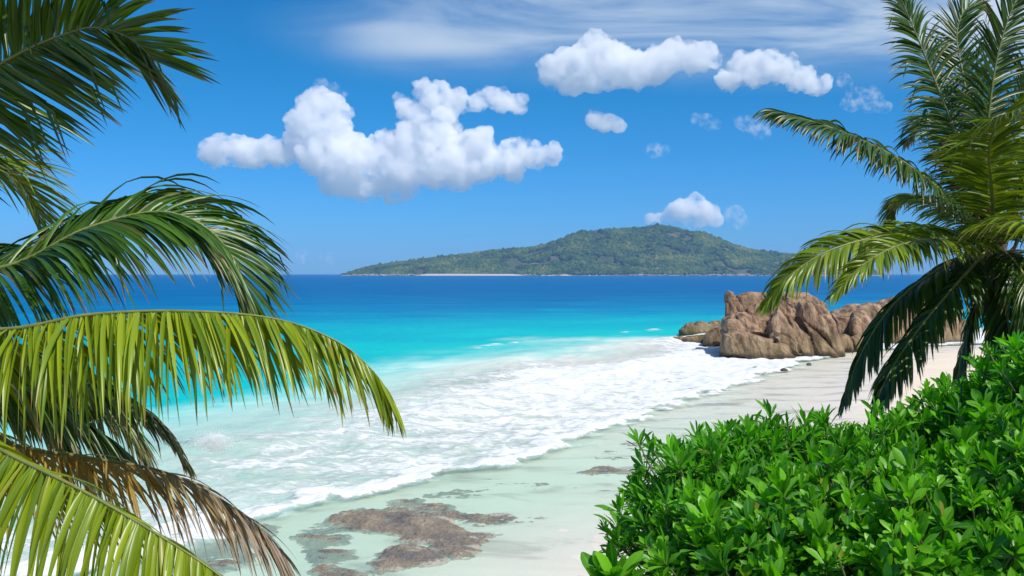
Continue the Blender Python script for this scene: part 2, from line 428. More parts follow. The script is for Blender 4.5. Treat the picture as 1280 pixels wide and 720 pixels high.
    t.l.new(mx.outputs[0], t.out.inputs[0])
    # thin sheet of water on the sand: mostly clear, a little milky green where it is deeper
    shal = np.where(d < 0, sstep(-11, -2, d) * np.interp(Y, [22, 34, 50, 62], [0.26, 0.22, 0.08, 0.02]), 0)
    clear = np.where(d < 0, 1 - shal, clear * (1 - 0.30 * np.interp(Y, [30, 60], [1, 0.4])))
    o = mesh("sea", V, grid_faces(len(ys), len(tt)), t.m, attrs={"foam": foam_solid.ravel(), "tone": tone.ravel(), "clear": clear.ravel(), "milk": milk.ravel(), "warm": warm.ravel()})
    tag(o, "turquoise sea with white surf running up to the beach and deep blue water offshore", "sea", kind="structure")
build_sea()

# ------------------------------------------------------------------ the island across the water
ISL_Y = 3600.0
def build_island():
    prof = np.array([(424, 0), (436, 2), (455, 7), (480, 12), (520, 17), (560, 22), (600, 27), (640, 32), (660, 32), (680, 36), (705, 46), (725, 53),
                     (745, 56), (770, 56), (795, 58), (820, 61), (838, 59), (860, 53), (880, 52), (900, 44), (920, 35), (945, 29), (975, 26), (1003, 23),
                     (1030, 20), (1060, 13), (1090, 5), (1105, 0)], float)
    m = ISL_Y * 1.12 / F
    nx, ny = 420, 110
    px = np.linspace(418, 1110, nx); v = np.linspace(0, 1, ny)
    PX, Vv = np.meshgrid(px, v)
    top = np.interp(PX, prof[:, 0], prof[:, 1]) * m
    Yd = ISL_Y + Vv * 900 + 35 * fbm(np.stack([PX * 0.02, Vv * 0, Vv * 0], -1), 3, 4) * (1 - Vv)
    X = (PX - 640) / F * Yd * (1 + 0 * Vv)
    shape = np.interp(Vv, [0, 0.03, 0.15, 0.35, 0.48, 0.62, 0.85, 1], [0, 0.05, 0.30, 0.78, 1.0, 0.9, 0.35, -0.05])
    P = np.stack([X * 0.006, Yd * 0.006, 0 * X], -1)
    rel = fbm(P, 4, 8, ridged=True)
    Z = top * shape * (1 + 0.20 * rel * (1 - shape)) + 4 * fbm(P * 6, 3, 12) * shape * np.clip(top / 40, 0, 1)
    Z = Z - 2.0 * (Vv < 0.001) - 4 * (top < 0.5)
    t = NT("island_ground")
    p = t.pos()
    n = t.noise(p, 0.012, 8, 0.65)
    c = t.ramp(n, [(0.3, (0.022, 0.045, 0.016)), (0.45, (0.05, 0.075, 0.02)), (0.56, (0.085, 0.095, 0.035)), (0.68, (0.24, 0.19, 0.13))])
    z = t.n.new("ShaderNodeSeparateXYZ"); t.l.new(p, z.inputs[0])
    sand = t.smooth(t.math('ADD', z.outputs[2], t.math('MULTIPLY', t.noise(p, 0.02, 4), 6)), 8.5, 4.5)
    c = t.mix(sand, c, t.ramp(t.noise(p, 0.03, 3), [(0.45, (0.18, 0.14, 0.10)), (0.6, (0.62, 0.56, 0.46))]))
    t.set(Base_Color=c, Roughness=0.9)
    o = mesh("island_hills", np.stack([X, Yd, Z], -1).reshape(-1, 3), grid_faces(ny, nx), t.m)
    tag(o, "long wooded island with a rounded summit on the horizon", "island", kind="structure")
    # forest: many small crowns over the slopes
    ico = bmesh.new(); bmesh.ops.create_icosphere(ico, subdivisions=1, radius=1)
    iv = np.array([v.co[:] for v in ico.verts]); ifc = np.array([[v.index for v in f.verts] for f in ico.faces]); ico.free()
    N = 140000
    a = rng.random(N) * (nx - 2); b = (0.02 + 0.6 * rng.random(N) ** 1.3) * (ny - 2)
    ia, ib = a.astype(int), b.astype(int)
    C = np.stack([X[ib, ia], Yd[ib, ia], Z[ib, ia]], -1)
    C[:, 0] += rng.normal(0, 3, N); C[:, 1] += rng.normal(0, 4, N)
    cover = fbm(np.stack([C[:, 0] * 0.012, C[:, 1] * 0.012, C[:, 2] * 0.02], -1), 4, 31)
    dens = np.where((C[:, 2] > 5), 1.0, 0.25)
    keep = (rng.random(N) < dens) & (C[:, 2] > 2) & (cover > -0.27) 
    C = C[keep]; cover = cover[keep]; N = len(C)
    r = rng.uniform(4.0, 9.0, N) * (1 + 0.35 * (rng.random(N) > 0.9)) * np.clip(C[:, 2] / 40 + 0.5, 0.5, 1)
    sc3 = np.stack([r, r, r * rng.uniform(0.7, 1.15, N)], -1)
    jit = 1 + 0.28 * rng.normal(0, 1, (N, len(iv), 1)).clip(-1.5, 1.5)
    V = C[:, None] + iv[None] * jit * sc3[:, None]
    Fc = (ifc[None] + (np.arange(N) * len(iv))[:, None, None]).reshape(-1, 3)
    rn = np.repeat(np.clip(rng.random(N) * 0.7 + cover * 0.7 + 0.1, 0, 1), len(iv))
    t = NT("forest_leaves")
    c = t.ramp(t.attr("rnd"), [(0, (0.013, 0.038, 0.017)), (0.4, (0.038, 0.085, 0.022)), (0.75, (0.09, 0.145, 0.028)), (1, (0.20, 0.18, 0.06))])
    t.set(Base_Color=c, Roughness=0.8); t.bsdf.inputs["Specular IOR Level"].default_value = 0.1
    o = mesh("forest", V.reshape(-1, 3), Fc, t.m, attrs={"rnd": rn}, smooth=True)
    tag(o, "dense tropical forest covering the far island", "forest", kind="stuff")
    # strand and boulders at its foot
    N = 700
    bx = rng.uniform(520, 1000, N); bx[:160] = rng.uniform(440, 560, 160); bx[160:330] = rng.uniform(800, 990, 170)
    by = ISL_Y + rng.uniform(-6, 26, N)
    Cb = np.stack([(bx - 640) / F * by, by, rng.uniform(0, 3, N)], -1)
    rb = rng.uniform(1.2, 4.5, N)
    V = Cb[:, None] + iv[None] * (1 + 0.2 * rng.normal(0, 1, (N, len(iv), 1)).clip(-1.5, 1.5)) * np.stack([rb * 1.5, rb, rb * 0.8], -1)[:, None]
    Fc = (ifc[None] + (np.arange(N) * len(iv))[:, None, None]).reshape(-1, 3)
    t = NT("shore_granite"); t.set(Base_Color=t.ramp(t.noise(t.pos(), 0.05, 4), [(0.3, (0.2, 0.16, 0.12)), (0.7, (0.55, 0.48, 0.4))]), Roughness=0.85)
    tag(mesh("shore_rubble", V.reshape(-1, 3), Fc, t.m, smooth=False), "pale granite boulders strewn along the foot of the island", "rocks", kind="stuff")
    xs = np.linspace(516, 664, 60); rows = []
    for k, (dy, z) in enumerate(((-60, -0.8), (-34, 1.0), (-8, 4.6), (25, 6.2))):
        yy = ISL_Y + dy + 6 * np.sin(xs * 0.05)
        e = sstep(516, 535, xs) * sstep(664, 640, xs)
        rows.append(np.stack([(xs - 640) / F * yy, yy, z * e - 1.0 * (1 - e)], -1))
    t = NT("strand_sand"); t.set(Base_Color=(0.55, 0.50, 0.43), Roughness=0.9)
    tag(mesh("strand", np.array(rows).reshape(-1, 3), grid_faces(4, 60), t.m), "thin white beach along the foot of the island", "beach", kind="structure")
build_island()

# ------------------------------------------------------------------ rocks
def superblob(c, half, n=28, e=0.55, rot=(0, 0, 0)):
    """a rounded block: superellipsoid"""
    u = np.linspace(-np.pi / 2, np.pi / 2, n); w = np.linspace(-np.pi, np.pi, 2 * n, endpoint=False)
    Uu, Ww = np.meshgrid(u, w, indexing='ij')
    sp = lambda a: np.sign(a) * np.abs(a) ** e
    V = np.stack([sp(np.cos(Uu)) * sp(np.cos(Ww)), sp(np.cos(Uu)) * sp(np.sin(Ww)), sp(np.sin(Uu))], -1).reshape(-1, 3) * np.asarray(half)
    from mathutils import Euler
    R = np.array(Euler(rot).to_matrix())
    V = V @ R.T + np.asarray(c)
    a = np.arange(n * 2 * n).reshape(n, 2 * n); b = np.roll(a, -1, axis=1)
    return V, np.stack([a[:-1], b[:-1], b[1:], a[1:]], -1).reshape(-1, 4)

def remeshed(parts, voxel, soft=3):
    Vs, Fs, o = [], [], 0
    for V, Fq in parts:
        Vs.append(V); Fs.append(Fq + o); o += len(V)
    ob = mesh("tmp", np.vstack(Vs), np.vstack(Fs))
    md = ob.modifiers.new("r", 'REMESH'); md.mode = 'VOXEL'; md.voxel_size = voxel
    sm = ob.modifiers.new("s", 'SMOOTH'); sm.iterations = soft; sm.factor = 0.5
    dg = bpy.context.evaluated_depsgraph_get(); ev = ob.evaluated_get(dg); me = ev.to_mesh()
    n = len(me.vertices); co = np.empty(n * 3); me.vertices.foreach_get("co", co)
    no = np.empty(n * 3); me.vertices.foreach_get("normal", no)
    lt = np.empty(len(me.polygons), int); me.polygons.foreach_get("loop_total", lt)
    li = np.empty(len(me.loops), int); me.loops.foreach_get("vertex_index", li)
    st = np.concatenate([[0], np.cumsum(lt)[:-1]])
    fs = [li[st[lt == k][:, None] + np.arange(k)] for k in (3, 4) if (lt == k).any()]
    ev.to_mesh_clear(); old = ob.data; bpy.data.objects.remove(ob); bpy.data.meshes.remove(old)
    return co.reshape(-1, 3), no.reshape(-1, 3), fs

def worley(P, seed=0):
    i = np.floor(P).astype(np.int64); f1 = np.full(len(P), 9.0); f2 = f1.copy()
    for a in (-1, 0, 1):
        for b in (-1, 0, 1):
            for c in (-1, 0, 1):
                q = i + [a, b, c]
                o = np.stack([_h(q[:, 0], q[:, 1], q[:, 2], seed + k * 7) for k in range(3)], -1)
                d = np.linalg.norm(q + o - P, axis=1)
                f2 = np.where(d < f1, f1, np.minimum(f2, d)); f1 = np.minimum(f1, d)
    return f1, f2

def granite():
    t = NT("weathered_granite")
    p = t.pos()
    streak = t.noise(t.pos((1.4, 1.0, 0.28), (0, 0.35, 0)), 0.9, 7, 0.6, 0.3)
    blot = t.noise(p, 0.45, 6, 0.6)
    drip = t.noise(t.pos((2.6, 1.6, 0.30), (0, 0.45, 0)), 1.1, 6, 0.6, 0.2)
    c = t.ramp(streak, [(0.33, (0.05, 0.034, 0.025)), (0.43, (0.20, 0.125, 0.078)), (0.53, (0.35, 0.23, 0.145)), (0.70, (0.52, 0.37, 0.24))])
    c = t.mix(t.smooth(blot, 0.5, 0.72, 0, 0.6), c, (0.25, 0.165, 0.11))
    c = t.mix(t.smooth(drip, 0.53, 0.66, 0, 0.7), c, (0.055, 0.04, 0.032))
    z = t.n.new("ShaderNodeSeparateXYZ"); t.l.new(p, z.inputs[0])
    low = t.math('MULTIPLY', t.smooth(t.math('ADD', z.outputs[2], t.math('MULTIPLY', blot, 2.5)), 4.0, 1.6), 0.6)
    c = t.mix(low, c, t.mix(t.smooth(streak, 0.4, 0.6), (0.15, 0.12, 0.045), (0.30, 0.23, 0.13)))
    fine = t.noise(p, 5.0, 6, 0.65)
    c = t.mix(t.smooth(fine, 0.62, 0.8, 0, 0.5), c, (0.07, 0.055, 0.045))
    c = t.mix(t.smooth(t.math('ADD', z.outputs[2], t.math('MULTIPLY', fine, 0.6)), 0.95, 0.45, 0, 0.75), c, (0.06, 0.045, 0.03))
    b = t.bump(t.math('ADD', t.math('MULTIPLY', streak, 1.0), t.math('MULTIPLY', fine, 0.5)), 0.7, 0.45)
    t.set(Base_Color=c, Roughness=0.85, Normal=b)
    t.bsdf.inputs["Specular IOR Level"].default_value = 0.25
    return t.m
GRANITE = granite()

def boulder(name, label, blobs, Y0, voxel, amp=0.35, ridge=0.3, lean=0.45, seed=0, group=None, freq=0.5, soft=3):
    """blobs: (px, py, half width px, half height px, metres behind Y0, half depth m, roll)"""
    parts = []
    for it in blobs:
        if len(it) == 2: parts.append(it); continue
        bx, by, hw, hh, dy, hd, roll = it
        Yb = Y0 + dy; s = Yb / F
        parts.append(superblob(pix(bx, by, Yb), (hw * s, hd, hh * s), 24, 0.62, (0, roll, random.uniform(-0.2, 0.2))))
    V, Nn, fs = remeshed(parts, voxel, soft)
    Q = V.copy(); Q[:, 0] = Q[:, 0] + lean * Q[:, 2]
    r = fbm(Q * np.array([freq * 1.5, freq, freq * 0.35]) + seed, 4, 50 + seed, ridged=True)
    f = fbm(V * freq * 0.9 + seed, 5, 70 + seed)
    cr = np.abs(noise(Q * np.array([freq * 1.1, freq * 0.6, freq * 0.30]) + seed * 3.1, 90 + seed))
    crack = -np.exp(-(cr / 0.05) ** 2)
    wv = 0.35 * np.stack([fbm(V * 0.6 + 9, 3, 5), fbm(V * 0.6 + 31, 3, 6), fbm(V * 0.6 + 57, 3, 7)], -1)
    f1, f2 = worley(Q * np.array([freq * 0.62, freq * 0.5, freq * 0.25]) + wv + seed * 1.7, 11 + seed)
    plate = np.clip((f2 - f1) * 3.0, 0, 1) ** 0.7 - 0.75
    f1b, f2b = worley(Q * np.array([freq * 2.2, freq * 1.8, freq * 0.9]) + wv * 2 + seed, 23 + seed)
    plate = plate + 0.16 * (np.clip((f2b - f1b) * 3.0, 0, 1) - 0.7) - 0.35 * (f1 - 0.5)
    V = V + Nn * (amp * f + 0.35 * ridge * (r - 0.2) + 0.5 * ridge * crack + 0.95 * ridge * plate + 0.06 * ridge * fbm(Q * [3.0, 2.4, 1.3], 4, seed, ridged=True))[:, None]
    o = mesh(name, V, fs, GRANITE)
    return tag(o, label, "boulder", group)

YR = 85.0
def slab(poly, dy, back, lean_back=0.35, bulge=0.8, inset=0.72):
    """an angular block: a photographed face outline (zoomed pixels) with its own depth, leaning back as it rises"""
    pp = np.array([(820 + x / 4.0, 340 + y / 4.0) for x, y in poly]); c = pp.mean(0)
    def ring(k, d):
        q = c + (pp - c) * k
        y = YR + d + lean_back * np.maximum(447 - q[:, 1], 0) * YR / F
        return pix(q[:, 0], q[:, 1], y)
    P = np.vstack([ring(inset, dy - bulge), ring(0.93, dy - bulge * 0.45), ring(1.0, dy + 0.1), ring(1.0, dy + back * 0.6), ring(0.75, dy + back)])
    bm = bmesh.new()
    for p in P: bm.verts.new(p)
    res = bmesh.ops.convex_hull(bm, input=bm.verts)
    bmesh.ops.delete(bm, geom=[g for g in res["geom_interior"] if isinstance(g, bmesh.types.BMVert)], context='VERTS')
    bmesh.ops.triangulate(bm, faces=bm.faces); bm.verts.index_update()
    V = np.array([v.co[:] for v in bm.verts]); Fq = np.array([[v.index for v in f.verts] for f in bm.faces]); bm.free()
    return V, Fq
MAIN = [
    slab([(326, 300), (380, 292), (470, 308), (560, 333), (640, 365), (706, 425), (690, 455), (560, 462), (440, 455), (330, 420)], 0.0, 6, 0.25, 1.0),
    slab([(333, 235), (430, 203), (480, 200), (540, 235), (566, 322), (470, 306), (380, 286), (328, 298)], 0.9, 6, 0.4, 0.8),
    slab([(608, 165), (640, 210), (700, 300), (736, 440), (690, 420), (556, 328), (556, 245)], 0.6, 6, 0.4, 0.9),
    slab([(646, 200), (682, 240), (772, 330), (806, 450), (734, 450), (690, 300)], 0.7, 6, 0.4, 0.8, 0.62),
    slab([(735, 245), (800, 300), (884, 400), (912, 430), (806, 440), (768, 330)], 1.0, 6, 0.4, 0.8, 0.62),
    slab([(812, 185), (868, 200), (918, 330), (940, 420), (900, 430), (838, 300)], 1.6, 6, 0.4, 0.8, 0.6),
    slab([(348, 112), (362, 98), (380, 104), (396, 130), (404, 235), (348, 235)], 3.0, 5, 0.3, 0.5),
    slab([(384, 130), (440, 112), (480, 103), (524, 110), (530, 215), (430, 215), (390, 225)], 3.7, 5, 0.3, 0.4),
    slab([(600, 150), (655, 126), (720, 150), (726, 240), (690, 260), (618, 200)], 2.2, 5, 0.4, 0.7),
    slab([(700, 140), (762, 122), (836, 172), (862, 260), (890, 350), (756, 280), (712, 225)], 1.7, 6, 0.4, 0.9, 0.66),
    slab([(505, 106), (560, 102), (620, 108), (700, 104), (770, 110), (840, 150), (870, 220), (600, 240), (500, 220)], 4.4, 5, 0.3, 0.5),
    slab([(340, 240), (520, 150), (760, 150), (860, 250), (900, 440), (340, 440)], 2.6, 5, 0.35, 0.3),
]
boulder("boulder", "huge fissured brown granite boulder standing in the surf at the end of the beach", MAIN, YR, 0.08, 0.16, 0.27, 0.5, seed=1, soft=1)
boulder("boulder", "rounded brown boulder with a smooth top behind the huge fissured one", [
    slab([(968, 240), (985, 205), (1030, 193), (1062, 213), (1092, 250), (1104, 330), (1090, 400), (980, 400), (968, 300)], 9, 6, 0.3, 1.4, 0.6),
    slab([(878, 208), (930, 222), (968, 228), (980, 290), (994, 400), (900, 400)], 10, 5, 0.3, 0.9, 0.6)], YR, 0.11, 0.16, 0.16, seed=2, soft=2)
boulder("boulder", "long low pinkish rock shelf sloping up behind the palm fronds", [
    slab([(870, 200), (980, 160), (1060, 156), (1125, 165), (1150, 420), (860, 420)], 17, 7, 0.6, 1.5, 0.7),
    slab([(1080, 168), (1130, 150), (1200, 128), (1300, 140), (1420, 170), (1560, 260), (1560, 430), (1080, 420)], 18, 9, 0.6, 1.5, 0.7)], YR, 0.2, 0.35, 0.2, seed=3, soft=2)
boulder("boulder", "small tan boulder on the sand at the right foot of the huge rock", [
    slab([(914, 322), (940, 310), (966, 318), (984, 350), (990, 404), (922, 404)], 6.5, 3, 0.3, 0.7, 0.6)], YR, 0.08, 0.08, 0.07, seed=4, freq=0.9, soft=2)
boulder("boulder", "short tan boulder leaning against the rounded brown boulder above the sand", [
    slab([(968, 328), (1000, 316), (1040, 318), (1056, 350), (1056, 404), (988, 404)], 7.2, 3, 0.3, 0.7, 0.6)], YR, 0.08, 0.08, 0.07, seed=5, freq=0.9, soft=2)
boulder("boulder", "upper one of the dark low rocks left of the huge boulder", [
    slab([(116, 296), (150, 258), (178, 250), (196, 268), (206, 330), (120, 330)], 30, 4, 0.4, 0.9, 0.6),
    slab([(186, 262), (206, 246), (250, 250), (262, 262), (270, 330), (186, 330)], 31, 4, 0.4, 0.9, 0.6),
    slab([(250, 258), (296, 242), (324, 240), (334, 330), (250, 330)], 32, 4, 0.4, 0.9, 0.6)], YR, 0.11, 0.16, 0.16, seed=6, freq=0.7, soft=1)
boulder("boulder", "dark wedge shaped rock touching the left side of the huge boulder", [
    slab([(236, 372), (246, 312), (288, 276), (330, 266), (345, 372)], 13, 5, 0.4, 0.9, 0.6)], YR, 0.1, 0.14, 0.14, seed=7, freq=0.8, soft=1)
boulder("boulder", "flat dark rock reaching farthest left into the white surf", [
    slab([(66, 344), (86, 325), (128, 320), (138, 330), (136, 366), (68, 366)], 18, 3, 0.5, 0.6, 0.6),
    slab([(134, 330), (160, 320), (244, 314), (250, 368), (134, 366)], 17, 3, 0.5, 0.6, 0.6)], YR, 0.09, 0.10, 0.10, seed=8, freq=0.9, soft=1)

# weed-covered reef slabs at the water's edge and in the wash
def reef_mat():
    t = NT("reef_rock"); p = t.pos()
    n = t.noise(t.pos((1, 0.5, 1), (0, 0, 0.2)), 1.3, 8, 0.68, 0.4); f = t.noise(p, 9, 6, 0.65)
    c = t.ramp(n, [(0.3, (0.12, 0.11, 0.105)), (0.43, (0.25, 0.22, 0.19)), (0.56, (0.37, 0.30, 0.215)), (0.70, (0.52, 0.45, 0.35))])
    c = t.mix(t.smooth(f, 0.5, 0.75, 0, 0.7), c, (0.42, 0.37, 0.29))
    c = t.mix(t.smooth(t.math('SUBTRACT', t.noise(t.pos((0.6, 1.7, 1)), 1.5, 9, 0.75), t.math('MULTIPLY', t.attr('bare'), 0.24)), 0.36, 0.50, 0, 0.85), c, (0.72, 0.66, 0.56))
    b = t.bump(t.math('ADD', n, t.math('MULTIPLY', f, 0.9)), 1.0, 0.2)
    t.set(Base_Color=c, Roughness=0.6, Normal=b)
    return t.m
REEF = reef_mat()
def reef(label, poly, seed, top=0.05, step=0.055, group=None, name="reef_rock"):
    pp = np.array([pixz(x, y)[:2] for x, y in poly])
    lo, hi = pp.min(0) - 1.3, pp.max(0) + 1.3
    nx = max(int((hi[0] - lo[0]) / step), 14); ny = max(int((hi[1] - lo[1]) / step), 14)
    X, Y = np.meshgrid(np.linspace(lo[0], hi[0], nx), np.linspace(lo[1], hi[1], ny))
    P = np.stack([X, Y, X * 0], -1)
    ins = np.zeros(X.shape, bool); dist = np.full(X.shape, 1e9)
    for a, b in zip(pp, np.roll(pp, -1, 0)):
        cond = ((a[1] > Y) != (b[1] > Y)) & (X < (b[0] - a[0]) * (Y - a[1]) / (b[1] - a[1] + 1e-12) + a[0]); ins ^= cond
        d = b - a; t = np.clip(((X - a[0]) * d[0] + (Y - a[1]) * d[1]) / (d @ d + 1e-9), 0, 1)
        dist = np.minimum(dist, np.hypot(X - a[0] - t * d[0], Y - a[1] - t * d[1]))
    sd_ = np.where(ins, dist, -dist) + 0.75 * fbm(P * [0.9, 0.6, 1], 6, seed, gain=0.6) + 0.45
    gz = ground_h(X, Y)[0]
    Z = gz - 0.34 + (0.36 + top) * sstep(-1.2, 0.6, sd_) + 0.17 * fbm(P * [0.9, 2.1, 1] + seed, 7, seed + 5, gain=0.74)
    Vt = np.stack([X, Y, Z], -1)
    edge = np.zeros(X.shape, bool); edge[[0, -1]] = True; edge[:, [0, -1]] = True
    Vt[edge, 2] = -1.1
    o = mesh(name, Vt.reshape(-1, 3), grid_faces(ny, nx), REEF, attrs={"bare": sstep(-0.5, 1.1, sd_).ravel()})
    tag(o, label, "reef rock", group)
z10 = lambda L: [(340 + x / 2.909, 520 + y / 2.909) for x, y in L]
z7 = lambda L: [(220 + x / 2, 380 + y / 2) for x, y in L]
reef("long brown reef slab just below the foam edge, pointing right", z10([(440, 318), (520, 312), (700, 345), (850, 368), (930, 385), (800, 392), (700, 384), (560, 362), (440, 338)]), 3, 0.03)
reef("broad weedy reef slab in the middle of the clear shallows, the largest", z10([(250, 375), (330, 345), (470, 350), (600, 380), (720, 410), (745, 425), (650, 436), (700, 478), (640, 492), (560, 462), (460, 425), (360, 405), (280, 410)]), 5, 0.08)
reef("dark bluish reef slab beside the withered palm frond", z10([(100, 430), (180, 405), (270, 425), (225, 470), (275, 510), (200, 525), (130, 500)]), 7, 0.0)
reef("small detached reef slab nearest below the largest one", z10([(385, 555), (390, 515), (440, 485), (520, 492), (565, 522), (480, 535), (430, 562)]), 9, 0.06)
reef("brown reef slab cut by the bottom edge of the view", z10([(150, 585), (200, 556), (300, 562), (370, 590), (360, 640), (160, 640)]), 11, 0.06)
reef("small pale brown reef patch close under the foam edge", z10([(590, 282), (640, 272), (735, 268), (700, 288), (620, 297)]), 13, 0.0)
reef("long thin grey reef streak where the foam edge bends", z10([(755, 238), (830, 218), (930, 240), (1090, 258), (1200, 268), (1080, 272), (930, 258), (800, 250)]), 15, -0.02)
reef("greyish reef patch between the foam edge and the bush", z10([(1130, 205), (1190, 188), (1280, 196), (1330, 210), (1200, 214)]), 17, 0.0)
reef("thin dark reef streak farther up the wet sand", z7([(1040, 380), (1110, 370), (1200, 376), (1130, 388)]), 19, -0.02)
reef("small dark reef streak highest up the wet sand", z7([(1110, 348), (1160, 343), (1200, 350), (1150, 356)]), 21, -0.02)
reef("brown reef patch showing through gaps in the lowest palm fronds", [(225, 660), (290, 645), (330, 665), (300, 700), (240, 715)], 23, 0.04)
reef("small dark rock awash in the foam under the drooping frond tip", z7([(300, 347), (320, 340), (352, 345), (330, 350)]), 25, 0.22, 0.07, name="wash_rock")
reef("low brown rock awash in the foam right of the drooping frond", z7([(595, 304), (615, 299), (636, 303), (615, 307)]), 27, 0.16, 0.07, name="wash_rock")

def pebble(label, px, py, r, seed):
    c = pixz(px, py, 0.0)
    V, Fq = superblob((0, 0, 0), (r * 1.3, r, r * 0.8), 12, 0.8)
    V = V + unit(V) * (0.25 * r * fbm(V / r * 1.1 + seed, 3, seed))[:, None]
    gz = ground_h(np.array([c[0]]), np.array([c[1]]))[0][0]
    o = mesh("stone", V + np.array([0, 0, 0.15 * r]), Fq, GRANITE); o.location = (c[0], c[1], max(gz, 0))
    tag(o, label, "stone")
pebble("small brown stone lying in the thin foam in front of the huge boulder", 980, 464, 0.22, 3)
pebble("little dark stone on the wet sand right of the brown one", 1011, 456, 0.15, 5)
pebble("tiny dark stone in the white wash left of the brown one", 943, 460, 0.12, 8)

# the small breaker throwing up spray at the left
def spray():
    c = pixz(266, 566, 0.0); N = 14000
    a = rng.normal(0, 1, (N, 3)) * [0.34, 0.34, 0.22]; a[:, 2] = np.abs(a[:, 2]) * 1.15
    k = rng.random(N) < 0.35
    a[k] *= 1.5
    r = rng.uniform(0.005, 0.019, N) * np.exp(-np.linalg.norm(a, axis=1) * 0.5)
    ov = np.array([(1, 0, 0), (-1, 0, 0), (0, 1, 0), (0, -1, 0), (0, 0, 1), (0, 0, -1)], float)
    of = np.array([(0, 2, 4), (2, 1, 4), (1, 3, 4), (3, 0, 4), (2, 0, 5), (1, 2, 5), (3, 1, 5), (0, 3, 5)])
    V = c + a[:, None] + ov[None] * r[:, None, None] + [0, 0, 0.12]
    Fc = (of[None] + (np.arange(N) * 6)[:, None, None]).reshape(-1, 3)
    t = NT("spray_water"); t.set(Base_Color=(0.9, 0.91, 0.91), Roughness=0.6)
    tag(mesh("sea_spray", V.reshape(-1, 3), Fc, t.m), "white spray flying off a small breaker", "spray", kind="stuff")
spray()

# ------------------------------------------------------------------ palms
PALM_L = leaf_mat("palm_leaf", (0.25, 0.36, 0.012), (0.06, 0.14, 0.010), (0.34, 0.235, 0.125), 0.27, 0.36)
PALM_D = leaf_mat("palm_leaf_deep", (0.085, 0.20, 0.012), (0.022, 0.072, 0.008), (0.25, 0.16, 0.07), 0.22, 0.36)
PALM_R = leaf_mat("palm_leaf_shaded", (0.068, 0.16, 0.011), (0.016, 0.052, 0.007), (0.24, 0.16, 0.07), 0.22, 0.36)  # darker copy of the deep leaf: the right crown's shade put into the colour
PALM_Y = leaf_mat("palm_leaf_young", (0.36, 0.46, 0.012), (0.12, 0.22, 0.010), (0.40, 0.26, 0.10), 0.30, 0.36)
PALM_O = leaf_mat("palm_leaf_dry", (0.52, 0.36, 0.07), (0.24, 0.17, 0.04), (0.33, 0.26, 0.19), 0.25, 0.5)
def stalk_mat():
    t = NT("palm_midrib"); n = t.noise(t.pos((1, 1, 1)), 8, 4)
    c = t.mix(t.attr("age"), t.ramp(n, [(0.3, (0.16, 0.19, 0.045)), (0.7, (0.27, 0.28, 0.07))]), t.ramp(n, [(0.3, (0.16, 0.09, 0.04)), (0.7, (0.30, 0.19, 0.09))]))
    t.set(Base_Color=c, Roughness=0.45); return t.m
STALK = stalk_mat()
def bark_mat():
    t = NT("palm_bark"); p = t.pos()
    z = t.n.new("ShaderNodeSeparateXYZ"); t.l.new(p, z.inputs[0])
    ring = t.noise(t.pos((0.6, 0.6, 9)), 1.6, 5, 0.6)
    c = t.ramp(ring, [(0.3, (0.09, 0.07, 0.05)), (0.5, (0.22, 0.18, 0.14)), (0.7, (0.36, 0.31, 0.25))])
    t.set(Base_Color=c, Roughness=0.9, Normal=t.bump(t.math('ADD', ring, t.math('MULTIPLY', t.noise(p, 25, 4), 0.4)), 0.8, 0.05)); return t.m
BARK = bark_mat()

